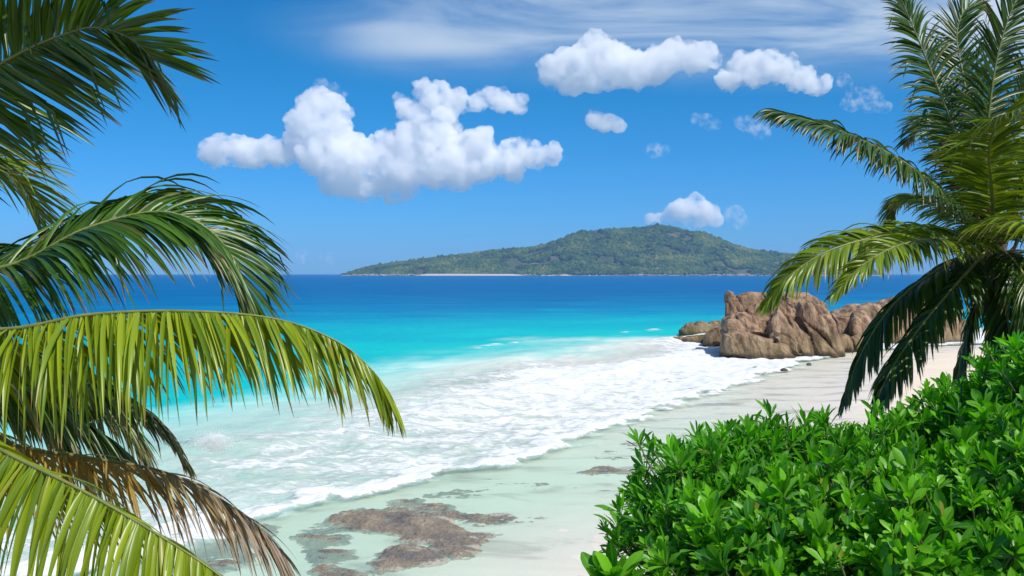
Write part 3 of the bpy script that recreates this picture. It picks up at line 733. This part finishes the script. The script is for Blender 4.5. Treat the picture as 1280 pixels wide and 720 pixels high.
def frond(palm, base, pts, mat, L=0.85, a0=70, a1=22, vee=15, droop=0.8, roll=0.0, wid=0.021, pairs=135, s0=0.14, age=0.0, age_tip=0.0,
          wind=(0.10, 0.0, 0.0), seed=0, thin=0.03, label=None, up=None, sides=(1, 1), tipmin=0.32, stiff=1.6, rr=0.024, messy=0.5):
    rg = np.random.default_rng(1000 + seed)
    C, Lr = catmull(pts, 90)
    T = unit(np.gradient(C, axis=0)); sarr = np.linspace(0, 1, 90)
    upv = np.array(up if up is not None else (0, 0, 1.0), float)
    K = 8
    ss, sd = [], []
    for side, amt in zip((-1, 1), sides):
        n = int(pairs * amt)
        s = s0 + (1 - s0) * (np.arange(n) + rg.uniform(-0.3, 0.3, n)) / n
        s = s[rg.random(n) > thin]
        ss.append(np.clip(s, 0, 0.997)); sd.append(np.full(len(s), side))
    s = np.concatenate(ss); side = np.concatenate(sd)
    N = len(s)
    O = np.stack([np.interp(s, sarr, C[:, k]) for k in range(3)], -1)
    Tt = unit(np.stack([np.interp(s, sarr, T[:, k]) for k in range(3)], -1))
    S = unit(np.cross(Tt, upv)); Nn = np.cross(S, Tt)
    cr, sr = math.cos(roll), math.sin(roll)
    S, Nn = S * cr + Nn * sr, Nn * cr - S * sr
    q = (s - s0) / (1 - s0)
    prof = np.interp(q, [0, 0.12, 0.35, 0.6, 0.85, 1], [0.55, 0.85, 1.0, 0.95, 0.66, tipmin])
    ln = L * prof * rg.uniform(0.86, 1.1, N) * np.where(rg.random(N) < 0.06, rg.uniform(0.5, 0.85, N), 1)
    ang = np.radians(np.interp(q, [0, 0.7, 1], [a0, (a0 + a1) / 2 + 4, a1])) + rg.normal(0, 0.055 + 0.05 * messy, N) + 0.05 * np.sin(s * 61 + seed) * messy
    ve = np.radians(vee) + rg.normal(0, 0.10 + 0.08 * messy, N)
    D = Tt * np.cos(ang)[:, None] + (S * (side * np.cos(ve))[:, None] + Nn * np.sin(ve)[:, None]) * np.sin(ang)[:, None]
    t = np.linspace(0, 1, K + 1)
    dr = droop * rg.uniform(0.7, 1.3, N) * (0.5 + 0.5 * prof)
    kink = np.where(rg.random(N) < 0.07, rg.uniform(0.45, 0.8, N), 2.0)         # a few leaflets are snapped
    pos = O.copy(); P = [pos.copy()]; Ds = []
    wind = np.array(wind)
    for k in range(K):
        tm = (k + 0.5) / K
        g = np.array([0, 0, -1.0])[None] * (dr * (tm ** stiff) * 2.0)[:, None] + wind[None] * tm * 2
        g = g + np.array([0, 0, -1.0])[None] * np.where(tm > kink, 2.2, 0)[:, None]
        d = unit(D + g); Ds.append(d)
        pos = pos + d * (ln / K)[:, None]; P.append(pos.copy())
    Ds.append(Ds[-1])
    P = np.stack(P, 1); Ds = np.stack(Ds, 1)
    Wd = unit(Tt[:, None] - (Tt[:, None] * Ds).sum(-1, keepdims=True) * Ds)
    tw = rg.normal(0, 0.30 + 0.25 * messy, N)[:, None, None]
    Nl = np.cross(Wd, Ds)
    Wd = unit(Wd * np.cos(tw) + Nl * np.sin(tw)); Nl = np.cross(Wd, Ds)
    w = wid * np.interp(t, [0, 0.08, 0.3, 0.6, 0.85, 1], [0.45, 0.8, 1.0, 0.82, 0.42, 0.05])
    w = w[None] * (0.55 + 0.45 * prof)[:, None] * rg.uniform(0.85, 1.15, N)[:, None]
    w = w[..., None]
    fold = 0.45 * w * np.where((side > 0)[:, None, None], 1, 1)
    V = np.stack([P - Wd * w - Nl * fold, P, P + Wd * w - Nl * fold], 2)       # N, K+1, 3, 3
    V = V.reshape(-1, 3)
    b = np.arange(N)[:, None, None] * (K + 1) * 3 + np.arange(K)[None, :, None] * 3 + np.arange(2)[None, None]
    Fq = np.stack([b, b + 1, b + 4, b + 3], -1).reshape(-1, 4)
    rnd = np.repeat(np.clip(rg.normal(0.5, 0.25, N), 0, 1), (K + 1) * 3)
    ag = age + (age_tip - age) * q ** 1.3 + rg.normal(0, 0.07, N) + np.where(rg.random(N) < 0.05, 0.35, 0)
    tipb = np.interp(t, [0, 0.7, 1], [0, 0.0, 0.75])
    ag = np.clip(ag[:, None] + tipb[None] * rg.uniform(0, 1.2, N)[:, None], 0, 1)
    ag = np.repeat(ag, 3, axis=1).ravel()
    fo = mesh("frond", V, Fq, mat, palm, attrs={"rnd": rnd, "age": ag}, base=base)
    if label: fo["label"] = label
    rad = np.interp(sarr, [0, 0.06, 0.2, 0.7, 1], [2.3, 1.5, 1.0, 0.5, 0.16]) * rr
    Vr, Fr = tube(C, rad, 7)
    mesh("midrib", Vr, Fr, STALK, fo, attrs={"age": np.repeat(np.clip(age + (age_tip - age) * sarr, 0, 1), 7)}, base=base)
    return fo

def trunk(palm, base, top, bend, r0=0.17, r1=0.12, seed=0):
    n = 120; t = np.linspace(0, 1, n)[:, None]
    P = np.asarray(base) * (1 - t) + np.asarray(top) * t + np.asarray(bend) * (4 * t * (1 - t))
    rad = np.interp(t[:, 0], [0, 0.06, 0.15, 0.95, 1], [r0 * 1.7, r0 * 1.2, r0, r1, r1 * 1.25]) + 0.009 * np.sign(np.sin(t[:, 0] * 170)) * np.abs(np.sin(t[:, 0] * 170)) ** 0.5
    V, Fq = tube(P, rad, 18)
    mesh("trunk", V, Fq, BARK, palm, base=base)
    # fibrous sheaths around the bud
    rg = np.random.default_rng(seed + 5); parts = []; fa = []; o = 0
    for k in range(46):
        a = rg.uniform(0, 6.28); z = rg.uniform(-0.35, 0.35)
        c = np.asarray(top) + [math.cos(a) * 0.12, math.sin(a) * 0.12, z]
        e = c + np.array([math.cos(a) * rg.uniform(0.1, 0.32), math.sin(a) * rg.uniform(0.1, 0.32), rg.uniform(0.1, 0.45)])
        Vv, Ff = tube(np.linspace(c, e, 4), np.array([0.05, 0.045, 0.03, 0.008]) * rg.uniform(0.6, 1.2), 6)
        parts.append(Vv); fa.append(Ff + o); o += len(Vv)
    t_ = NT("palm_fibre"); t_.set(Base_Color=t_.ramp(t_.noise(t_.pos((8, 8, 1)), 4, 4), [(0.3, (0.10, 0.055, 0.025)), (0.7, (0.30, 0.18, 0.08))]), Roughness=0.9)
    mesh("leaf_sheath", np.vstack(parts), np.vstack(fa), t_.m, palm, base=base)

def pts(center, lst, Y0):
    """rachis from the bud through photographed points; each point (px, py, metres nearer(-) or farther(+) than the bud)"""
    return np.vstack([center] + [pix(a, b, Y0 + c) for a, b, c in lst])

# --- the palm at the left
YL = 8.2
CL = pix(-330, 372, YL)
gl_ = ground_h(np.array([CL[0] - 0.5]), np.array([CL[1] + 0.3]))[0][0]
BL = np.array([CL[0] - 0.5, CL[1] + 0.3, gl_ - 0.1])
palm = thing("palm_tree", "coconut palm at the left whose big fronds reach in over the water", "palm tree", tuple(BL), "coconut palms framing the beach")
trunk(palm, BL, CL, (-0.35, 0.1, 0), seed=1)
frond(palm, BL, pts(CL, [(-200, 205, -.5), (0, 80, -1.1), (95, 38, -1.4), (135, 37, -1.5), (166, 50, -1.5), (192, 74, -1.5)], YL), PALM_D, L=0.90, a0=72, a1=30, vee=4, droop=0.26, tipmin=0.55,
      up=(0.25, 0.80, 0.5), wind=(0.12, 0, 0.05), wid=0.0195, pairs=280, seed=1, messy=0.6, age=-0.15, label="dark frond arching at the top seen from beneath")
frond(palm, BL, pts(CL, [(-180, 250, 1.0), (-60, 205, 1.8), (10, 215, 2.2), (45, 262, 2.4), (55, 320, 2.4)], YL), PALM_L, L=1.0, a0=66, a1=20, vee=10, droop=0.5, seed=2,
      up=(0.3, 0.5, 0.8), wind=(0.25, 0, 0.0))
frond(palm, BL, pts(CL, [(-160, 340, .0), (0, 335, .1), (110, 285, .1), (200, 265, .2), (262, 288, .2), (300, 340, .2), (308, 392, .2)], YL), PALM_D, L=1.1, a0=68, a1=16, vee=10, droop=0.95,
      up=(0.15, -0.55, 1.0), wind=(0.22, 0, 0.03), pairs=270, seed=3, wid=0.0185, messy=0.35, label="wind-swept frond with its tip bent down")
frond(palm, BL, pts(CL, [(-170, 405, -.7), (0, 412, -1.0), (110, 394, -1.1), (225, 389, -1.2), (340, 398, -1.2), (420, 426, -1.2), (466, 464, -1.2), (490, 500, -1.1)], YL), PALM_Y, L=0.95, a0=98, a1=26, vee=-34,
      droop=0.80, up=(0.0, -0.15, 1.0), wind=(0.06, 0, 0), messy=1.0, pairs=270, seed=4, wid=0.019, age=-0.05, label="long bright frond hanging like a comb over the turquoise water")
frond(palm, BL, pts(CL, [(-160, 400, .6), (0, 430, 1.0), (110, 470, 1.2), (190, 520, 1.4), (232, 575, 1.5)], YL), PALM_D, L=0.8, a0=66, a1=14, vee=-5, droop=0.9, pairs=170, seed=5, age=0.05, age_tip=0.35, wind=(0.16, 0, 0))
frond(palm, BL, pts(CL, [(-150, 430, .4), (0, 470, .6), (80, 510, .8), (150, 560, 1.0)], YL), PALM_D, L=0.95, a0=80, a1=18, vee=-5, droop=0.9, pairs=180, seed=6, age=0.0, age_tip=0.2)
frond(palm, BL, pts(CL, [(-160, 450, -.5), (0, 549, -.8), (110, 572, -.9), (210, 592, -.9), (300, 640, -.9), (350, 690, -.9), (372, 745, -.8)], YL), PALM_O, L=0.80, a0=76, a1=16, vee=-25, droop=0.85,
      seed=7, age=-0.55, age_tip=1.0, pairs=260, wid=0.0115, messy=1.6, wind=(0.14, 0, 0), label="withered frond turning from golden to grey brown at its tip", thin=0.08)
frond(palm, BL, pts(CL, [(-170, 470, -1.2), (0, 562, -2.1), (100, 612, -2.4), (190, 664, -2.6), (270, 716, -2.7), (330, 770, -2.7)], YL), PALM_Y, L=0.80, a0=98, a1=40, vee=-42, droop=0.75,
      up=(0.0, -0.2, 1.0), seed=8, wid=0.021, pairs=250, wind=(0.0, 0, 0), label="yellow green frond lowest at the left edge", age=-0.1)
frond(palm, BL, pts(CL, [(-170, 420, .9), (0, 450, 1.5), (90, 480, 1.9), (160, 530, 2.2), (190, 590, 2.3)], YL), PALM_D, L=0.9, a0=78, a1=20, vee=-8, droop=0.85, pairs=180, seed=11, age=0.0, age_tip=0.4, messy=1.0)
frond(palm, BL, pts(CL, [(-170, 430, 1.4), (-40, 470, 2.2), (50, 520, 2.6), (110, 590, 2.8)], YL), PALM_D, L=0.95, a0=80, a1=20, vee=-8, droop=0.85, pairs=180, seed=12, age=0.0, age_tip=0.3)
frond(palm, BL, pts(CL, [(-190, 400, .8), (-60, 440, 1.4), (40, 490, 1.8), (95, 560, 2.0)], YL), PALM_D, L=0.95, a0=80, a1=20, vee=-5, droop=0.85, pairs=170, seed=10, age=0.0, age_tip=0.3)
frond(palm, BL, pts(CL, [(-200, 500, .1), (-90, 610, .2), (-20, 740, .2)], YL), PALM_L, L=0.8, droop=0.8, seed=9, age=0.2, age_tip=0.5, wid=0.02)
for k, (a, b, c, d) in enumerate([(-420, 150, -300, -40), (-560, 330, -760, 380), (-520, 430, -650, 620), (-450, 220, -600, 100), (-330, 150, -260, -80), (-380, 480, -420, 700)]):
    frond(palm, BL, pts(CL, [(a, b, random.uniform(-1, 1)), (c, d, random.uniform(-2, 2))], YL), PALM_L, L=0.85, seed=20 + k, pairs=90)

# --- the palm at the right
YP = 13.5
CR = pix(1243, 305, YP)
gr_ = ground_h(np.array([CR[0] + 0.5]), np.array([CR[1] + 0.2]))[0][0]
BR = np.array([CR[0] + 0.5, CR[1] + 0.2, gr_ - 0.1])
palm = thing("palm_tree", "coconut palm rising behind the bushes at the right with a full crown", "palm tree", tuple(BR), "coconut palms framing the beach")
trunk(palm, BR, CR, (-0.1, 0, 0), seed=2, r0=0.16)
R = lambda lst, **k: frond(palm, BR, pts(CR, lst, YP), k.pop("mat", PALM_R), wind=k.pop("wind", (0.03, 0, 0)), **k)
R([(1195, 255, -.2), (1130, 203, -.3), (1060, 168, -.4), (1010, 150, -.4), (975, 140, -.4)], L=0.72, a0=82, a1=14, vee=4, droop=0.85, seed=31, wid=0.022, pairs=150, up=(-0.1, -0.35, 1), tipmin=0.6, label="frond stretching far out to the left against the sky")
R([(1212, 215, .1), (1180, 130, .2), (1150, 55, .2), (1122, -12, .2)], L=0.72, a0=74, a1=20, vee=0, droop=0.45, seed=32, up=(0.3, -1, 0.3), wid=0.019, pairs=120)
R([(1232, 210, -.2), (1240, 110, -.3), (1255, 40, -.3), (1282, -30, -.3)], L=0.74, a0=66, a1=20, vee=2, droop=0.35, seed=33, up=(0.4, -1, 0.2), wid=0.019, pairs=120)
R([(1222, 200, .6), (1205, 100, .9), (1196, 45, 1.1), (1207, 12, 1.2), (1228, 6, 1.3)], L=0.7, a0=60, a1=18, vee=2, droop=0.25, seed=34, up=(-0.3, -1, 0.2), wid=0.018)
R([(1240, 240, -.9), (1236, 190, -1.6), (1250, 150, -2.3), (1290, 130, -3.0)], L=0.8, a0=60, a1=22, vee=5, droop=0.3, seed=35, mat=PALM_L, up=(-0.4, -0.8, 0.7), label="young bright frond fanning out towards the viewer")
R([(1180, 290, -.5), (1110, 294, -.9), (1040, 312, -1.1), (990, 342, -1.2), (958, 378, -1.2)], L=0.70, a0=72, a1=14, vee=2, droop=0.75, seed=36, pairs=150, mat=PALM_L, wid=0.024, up=(0, -0.5, 1), label="bright frond drooping leftwards in front of the huge boulder")
R([(1190, 298, -1.2), (1130, 305, -2.0), (1080, 330, -2.4), (1042, 368, -2.5)], L=0.6, a0=60, a1=14, vee=12, droop=0.5, seed=37, mat=PALM_L, wid=0.022, up=(-0.1, -0.6, 1), age=-.1)
R([(1195, 265, 1.2), (1150, 245, 2.0), (1118, 255, 2.4), (1108, 292, 2.6)], L=0.6, a0=60, a1=20, vee=5, droop=0.7, seed=38, mat=PALM_L)
R([(1185, 330, -.3), (1120, 378, -.5), (1078, 440, -.6), (1052, 505, -.6)], L=0.62, a0=52, a1=12, vee=-10, droop=0.75, seed=39, wid=0.024, age=-.2, label="dark hanging frond reaching lowest over the beach at left")
R([(1205, 345, -.7), (1150, 410, -1.0), (1110, 470, -1.2), (1082, 540, -1.2)], L=0.62, a0=48, a1=12, vee=-5, droop=0.7, seed=40, wid=0.024, age=-.2)
R([(1225, 360, .2), (1205, 430, .3), (1193, 500, .3)], L=0.6, a0=48, a1=16, vee=-5, droop=0.6, seed=41, age=-.1)
R([(1255, 360, -.6), (1262, 430, -.8), (1265, 500, -.8)], L=0.6, a0=48, a1=16, vee=-5, droop=0.6, seed=42, age=-.1)
R([(1270, 330, -.8), (1300, 380, -1.3), (1320, 470, -1.5)], L=0.7, a0=54, a1=16, vee=-5, droop=0.7, seed=43)
R([(1285, 290, -.6), (1350, 290, -1.0), (1420, 340, -1.2), (1460, 430, -1.2)], L=0.8, seed=44, droop=0.7)
R([(1280, 250, .2), (1340, 190, .4), (1420, 180, .6), (1490, 240, .8)], L=0.85, seed=45, droop=0.5)
R([(1262, 220, .5), (1290, 120, .9), (1340, 40, 1.2), (1400, 0, 1.5)], L=0.85, seed=46, droop=0.3, up=(0.5, -0.8, 0.5))
R([(1250, 260, 1.0), (1260, 210, 2.2), (1280, 210, 3.3), (1300, 260, 4.2)], L=0.8, seed=48, droop=0.5)
R([(1225, 240, .8), (1190, 170, 1.8), (1160, 150, 2.6), (1130, 180, 3.2)], L=0.75, seed=49, droop=0.5)
R([(1262, 330, .9), (1290, 370, 1.6), (1310, 430, 2.2)], L=0.7, seed=50, droop=0.7)
R([(1215, 330, .8), (1180, 370, 1.4), (1150, 430, 1.8)], L=0.6, seed=51, droop=0.7, age=-.1)
R([(1255, 290, -1.4), (1290, 280, -2.6), (1330, 310, -3.5)], L=0.75, seed=53, droop=0.6, mat=PALM_L)

# ------------------------------------------------------------------ the sea-lettuce bushes in front
BUSH_A = leaf_mat("bush_leaf", (0.165, 0.53, 0.012), (0.014, 0.13, 0.005), (0.30, 0.28, 0.05), 0.34, 0.42, (1.2, 1.6, 0.25), 0.35)
BUSH_B = leaf_mat("bush_leaf_light", (0.21, 0.56, 0.016), (0.020, 0.16, 0.006), (0.32, 0.30, 0.05), 0.34, 0.40, (1.2, 1.55, 0.25), 0.4)
tw_ = NT("bush_stem"); tw_.set(Base_Color=tw_.ramp(tw_.noise(tw_.pos(), 20, 4), [(0.3, (0.07, 0.10, 0.03)), (0.7, (0.20, 0.19, 0.09))]), Roughness=0.7)

def bush(label, lumps, n, mat, leaf=0.15, ratio=0.26, seed=0, up=0.55, group="leafy bushes below the viewpoint", nl=(9, 14), age=0.0):
    """lumps: (px, py, Y, rx, ry, rz) rounded masses of the crown"""
    rg = np.random.default_rng(500 + seed)
    cs = np.array([pix(a, b, c) for a, b, c, *_ in lumps]); rs = np.array([l[3:] for l in lumps])
    wgt = (rs[:, 0] * rs[:, 2]); k = rg.choice(len(cs), n, p=wgt / wgt.sum())
    dirs = unit(rg.normal(0, 1, (n, 3)))
    dirs[:, 2] = np.where(dirs[:, 2] < -0.25, -dirs[:, 2], dirs[:, 2])
    rad = np.where(rg.random(n) < 0.7, rg.uniform(0.84, 1.16, n), rg.uniform(0.5, 0.9, n))
    rad = np.where((rg.random(n) < 0.07) & (dirs[:, 2] > 0.1), rg.uniform(1.15, 1.32, n), rad)
    rad = rad * (1 + 0.26 * fbm(dirs * 2.8 + seed, 3, seed))
    C = cs[k] + dirs * rs[k] * rad[:, None]
    # leave out tips buried deep inside another lump
    bur = np.zeros(n, bool)
    for c, r in zip(cs, rs): bur |= (((C - c) / r) ** 2).sum(1) < 0.36
    C, dirs, k = C[~bur], dirs[~bur], k[~bur]; n = len(C)
    base_xy = cs.mean(0); gz = ground_h(base_xy[None, 0], base_xy[None, 1])[0][0]
    base = np.array([base_xy[0], base_xy[1], gz])
    ax = unit(dirs * (1 - up) + np.array([0, 0, 1.0]) * up + rg.normal(0, 0.22, (n, 3)))
    A = unit(np.cross(ax, [0.3, 0.5, 0.81])); B = np.cross(ax, A)
    m = rg.integers(nl[0], nl[1], n); tot = m.sum()
    rid = np.repeat(np.arange(n), m); j = np.concatenate([np.arange(q) for q in m]); fr = j / np.repeat(m, m)   # 0 outer .. 1 inner
    phi = j * 2.39996 + np.repeat(rg.uniform(0, 6.28, n), m) + rg.normal(0, 0.15, tot)
    el = np.radians(18 + 62 * fr) + rg.normal(0, 0.16, tot)
    rdir = A[rid] * np.cos(phi)[:, None] + B[rid] * np.sin(phi)[:, None]
    D = rdir * np.cos(el)[:, None] + ax[rid] * np.sin(el)[:, None]
    ln = leaf * rg.uniform(0.7, 1.2, tot) * np.interp(fr, [0, 0.3, 0.8, 1], [0.85, 1.0, 0.85, 0.55]) * np.repeat(rg.uniform(0.6, 1.3, n), m)
    O = C[rid] - ax[rid] * (0.05 * (1 - fr))[:, None]
    t = np.array([0, 0.22, 0.45, 0.66, 0.84, 0.95, 1.0]); K = len(t)
    wp = np.interp(t, [0, 0.22, 0.45, 0.66, 0.84, 0.95, 1], [0.16, 0.40, 0.78, 1.0, 0.76, 0.36, 0.04])
    side = unit(np.cross(D, ax[rid] + rg.normal(0, 0.25, (tot, 3)))); nr = np.cross(side, D)
    curl = rg.normal(-0.10, 0.16, tot)[:, None, None]
    P = O[:, None] + D[:, None] * (ln[:, None] * t[None])[..., None] + nr[:, None] * curl * (ln[:, None] * (t ** 2)[None])[..., None]
    w = (ln * ratio * 0.5 * rg.uniform(0.8, 1.25, tot))[:, None] * wp[None]; w = w[..., None]
    fold = rg.uniform(0.12, 0.5, tot)[:, None, None] * w
    wave = 0.12 * w * np.sin(t * 9)[None, :, None] * rg.choice([-1, 1], tot)[:, None, None]
    V = np.stack([P - side[:, None] * w + nr[:, None] * (fold + wave), P, P + side[:, None] * w + nr[:, None] * (fold - wave)], 2).reshape(-1, 3)
    b = np.arange(tot)[:, None, None] * K * 3 + np.arange(K - 1)[None, :, None] * 3 + np.arange(2)[None, None]
    Fq = np.stack([b, b + 1, b + 4, b + 3], -1).reshape(-1, 4)
    rnd = np.clip(rg.normal(0.22, 0.2, tot) + 0.35 * fr + np.repeat(rg.normal(0.08, 0.2, n), m), 0, 1)
    ag = np.clip(age + rg.normal(0, 0.05, tot) + np.where(rg.random(tot) < 0.007, rg.uniform(0.2, 0.8, tot), 0), 0, 1)
    root = thing("bush", label, "bush", tuple(base), group)
    mesh("foliage", V, Fq, mat, root, attrs={"rnd": np.repeat(rnd, K * 3), "age": np.repeat(ag, K * 3), "mid": np.tile([0.0, 1.0, 0.0], tot * K)}, base=base)
    # twigs from the tips inward, and a few boughs from the root
    Vs, Fs, o = [], [], 0
    for i in range(n):
        a = C[i]; e = a - ax[i] * 0.16 - (a - cs[k[i]]) * 0.25
        q = e + (cs[k[i]] - e) * 0.5
        Vv, Ff = tube(np.array([a, (a + e) / 2 - ax[i] * 0.03, e, q]), [0.005, 0.006, 0.007, 0.009], 5)
        Vs.append(Vv); Fs.append(Ff + o); o += len(Vv)
    for c in cs:
        for _ in range(5 if n > 100 else 2):
            q = c + rg.normal(0, 0.1, 3) * min(1.0, 2 * rs[0, 0]) - [0, -0.1, 0.25 * rs[0, 2]]; mid = (base * 0.4 + q * 0.6) + rg.normal(0, 0.06, 3)
            Vv, Ff = tube(catmull(np.array([base + rg.normal(0, 0.08, 3), mid, q]), 9)[0], np.linspace(0.03, 0.012, 9) * (1 if n > 100 else 0.3), 6)
            Vs.append(Vv); Fs.append(Ff + o); o += len(Vv)
    mesh("stems", np.vstack(Vs), np.vstack(Fs), tw_.m, root, base=base)

bush("narrow-leaved green bush at the left end, next to the shallow water", [
    (902, 668, 6.2, .54, .8, .54), (862, 712, 5.9, .42, .7, .42), (955, 640, 6.4, .5, .7, .46), (888, 622, 6.6, .26, .5, .30)], 880, BUSH_A, 0.13, 0.21, 1)
bush("bush of upright pointed leaves with spiky tips against the pale sand", [
    (985, 628, 6.8, .42, .6, .46), (1060, 652, 6.4, .5, .7, .48), (935, 600, 7.0, .30, .5, .30)], 680, BUSH_A, 0.135, 0.20, 2, up=0.72)
bush("broad-leaved bush in the middle foreground with shiny rounded leaves", [
    (1010, 740, 5.0, .5, .6, .44), (1100, 705, 5.2, .5, .6, .44), (930, 770, 4.9, .42, .5, .38)], 720, BUSH_B, 0.112, 0.36, 3, up=0.5)
bush("bright green bush under the hanging palm fronds", [
    (1130, 645, 6.6, .5, .7, .50), (1090, 628, 7.2, .42, .6, .38), (1190, 605, 6.9, .5, .7, .50)], 760, BUSH_B, 0.118, 0.28, 4, up=0.5)
bush("tall dark green bush rising highest at the right edge", [
    (1270, 604, 6.4, .42, .7, .66), (1330, 575, 6.2, .5, .7, .70), (1230, 575, 7.2, .40, .6, .46)], 760, BUSH_A, 0.118, 0.29, 5, up=0.5)
bush("broad-leaved bush filling the lower right corner", [
    (1230, 700, 4.9, .5, .6, .46), (1320, 660, 5.0, .48, .6, .52), (1165, 745, 4.6, .45, .5, .40)], 800, BUSH_B, 0.108, 0.36, 6, up=0.5)
bush("single pale sprig of long upright leaves at the bottom edge beside the water", [
    (764, 735, 4.6, .05, .05, .05)], 26, BUSH_B, 0.16, 0.28, 7, up=0.85, group=None, nl=(5, 7))

# ------------------------------------------------------------------ clouds and air
def cloud_mat(name, dens, lo, hi, size):
    t = NT(name); t.n.remove(t.bsdf)
    v = t.n.new("ShaderNodeVolumeScatter"); v.inputs["Color"].default_value = (1, 1, 1, 1)
    n = t.noise(t.pos(), 1.0 / size, 6, 0.62)
    t.l.new(t.math('MULTIPLY', t.smooth(n, lo, hi), dens), v.inputs["Density"]); v.inputs["Anisotropy"].default_value = 0.0
    t.l.new(v.outputs[0], t.out.inputs["Volume"])
    t.m.cycles.volume_step_rate = 0.12
    return t.m
YC = 11000.0
CLOUD = cloud_mat("cumulus_vapour", 0.016, 0.37, 0.60, 185); WISP = cloud_mat("thin_vapour", 0.0075, 0.47, 0.72, 85)
def cloud(label, blobs, mat, seed, voxel=1.25, amp=5.0, flat=0.8, Y=YC, group="fair weather clouds", sub=7, thick=1.0):
    s = Y / F; rg = np.random.default_rng(seed); parts = []
    for (bx, by, r) in blobs:
        r = r * 1.12
        parts.append(superblob(pix(bx, by, Y + rg.uniform(-.3, .3) * r * s), (r * s, r * s * thick, r * s * flat), 10, 1.0))
        for _ in range(sub):                                 # cauliflower heads round each mass
            d = unit(rg.normal(0, 1, 3)); d[2] = d[2] * 0.8 + 0.2
            rr = r * rg.uniform(0.22, 0.5)
            c = pix(bx, by, Y) + d * [r * s, r * s * thick, r * s * flat] * 0.85
            parts.append(superblob(c, (rr * s, rr * s * thick, rr * s * 0.9), 8, 1.0))
    V, Nn, fs = remeshed(parts, voxel * s)
    Q = V / s
    f = fbm(Q * 0.055, 4, seed, billow=True, gain=0.55); g = fbm(Q * 0.2, 3, seed + 9)
    h3 = fbm(Q * 0.45, 2, seed + 19, billow=True)
    V = V + Nn * (((5.0 if mat is WISP else 3.2) - f * amp * 1.15 + g * amp * 0.7 - h3 * amp * 0.22) * s)[:, None]
    tri = np.vstack([f if f.shape[1] == 3 else np.vstack([f[:, [0, 1, 2]], f[:, [0, 2, 3]]]) for f in fs])
    V, Nn, fs = remeshed([(V, tri)], voxel * s * 0.9, 1)
    o = mesh("cloud", V, fs, mat)
    return tag(o, label, "cloud", group)
cloud("largest white cumulus cloud with a tall tower at its left", [
    (268, 190, 17), (298, 188, 20), (322, 192, 18), (398, 132, 20), (418, 138, 18), (385, 155, 24), (410, 165, 26), (375, 180, 22), (350, 190, 18), (410, 195, 30), (440, 205, 28),
    (425, 225, 22), (455, 232, 20), (490, 238, 16), (510, 236, 12), (460, 195, 24), (490, 190, 26), (520, 185, 28), (545, 170, 24), (525, 155, 18), (552, 150, 14), (510, 135, 14), (540, 120, 17),
    (570, 125, 14), (590, 185, 24), (570, 195, 30), (600, 205, 24), (540, 205, 30), (570, 222, 18), (505, 212, 26), (630, 205, 18), (645, 188, 16), (665, 195, 17), (685, 193, 13), (640, 212, 14),
    (625, 125, 12), (645, 130, 11), (610, 118, 9), (595, 130, 10)], CLOUD, 101, amp=6)
cloud("broad white cloud high above the summit of the island", [
    (695, 92, 20), (720, 85, 26), (745, 62, 22), (755, 85, 28), (790, 88, 24), (775, 70, 16), (820, 82, 22), (845, 68, 20), (870, 74, 20), (890, 74, 10), (715, 100, 18), (740, 100, 16)], CLOUD, 102, amp=6)
cloud("white cloud shaped like a wedge right of the broad one", [
    (930, 82, 16), (955, 82, 20), (910, 100, 13), (980, 88, 17), (1000, 100, 14), (1020, 108, 10), (940, 95, 14), (1030, 103, 6)], CLOUD, 103, amp=6)
cloud("small isolated white cloud under the broad one", [(745, 150, 9), (757, 154, 10), (772, 158, 8), (744, 142, 5)], CLOUD, 104, 1.2, 3, sub=5)
cloud("white cloud sitting just above the island summit", [
    (850, 262, 12), (868, 262, 16), (885, 266, 12), (872, 275, 12), (893, 274, 8), (840, 270, 7), (826, 273, 5), (812, 273, 5)], CLOUD, 105, 1.3, 3, sub=5)
cloud("thin wispy cloud right of the one above the summit", [(918, 268, 8), (925, 277, 6), (912, 264, 4)], WISP, 106, 1.2, 2.5, sub=4)
cloud("thin torn cloud beside the outstretched palm frond", [(1072, 122, 9), (1088, 126, 11), (1064, 130, 7), (1104, 132, 6), (1055, 102, 7)], WISP, 107, 1.2, 4, sub=5)
cloud("small faint cloud tucked behind the palm frond tip", [(938, 156, 9), (952, 162, 9), (928, 152, 5)], WISP, 108, 1.2, 3, sub=4)
cloud("faint scrap of cloud left of the frond tip", [(880, 150, 6), (890, 156, 6), (872, 148, 4)], WISP, 109, 1.2, 2.5, sub=4)
cloud("thin scrap of cloud above the tower of the largest cloud", [(402, 105, 5), (415, 110, 6), (425, 116, 4)], WISP, 110, 1.0, 2, sub=4)
cloud("tiny cloud low over the horizon, nearer the island", [(409, 322, 5), (412, 325, 3)], WISP, 111, 0.8, 1, sub=3)
cloud("tiny faint cloud low over the horizon, nearer the left palm", [(377, 321, 5)], WISP, 112, 0.8, 1, sub=3)
cloud("faint dot of cloud between the broad cloud and the summit", [(820, 188, 7), (828, 189, 5)], WISP, 113, 1.0, 2, sub=3)

def haze():
    x0, x1, y0, y1, z0, z1 = -45000, 45000, -500, 9000, -12, 215
    V = np.array([(x, y, z) for z in (z0, z1) for y in (y0, y1) for x in (x0, x1)], float)
    Fq = np.array([(0, 2, 3, 1), (4, 5, 7, 6), (0, 1, 5, 4), (2, 6, 7, 3), (0, 4, 6, 2), (1, 3, 7, 5)])
    t = NT("sea_air"); t.n.remove(t.bsdf)
    v = t.n.new("ShaderNodeVolumePrincipled"); v.inputs["Color"].default_value = (0.42, 0.66, 1.0, 1); v.inputs["Density"].default_value = 0.00007
    t.l.new(v.outputs[0], t.out.inputs["Volume"])
    tag(mesh("haze", V, Fq, t.m, smooth=False), "faint blue sea haze in front of the island", "haze", kind="stuff")
haze()
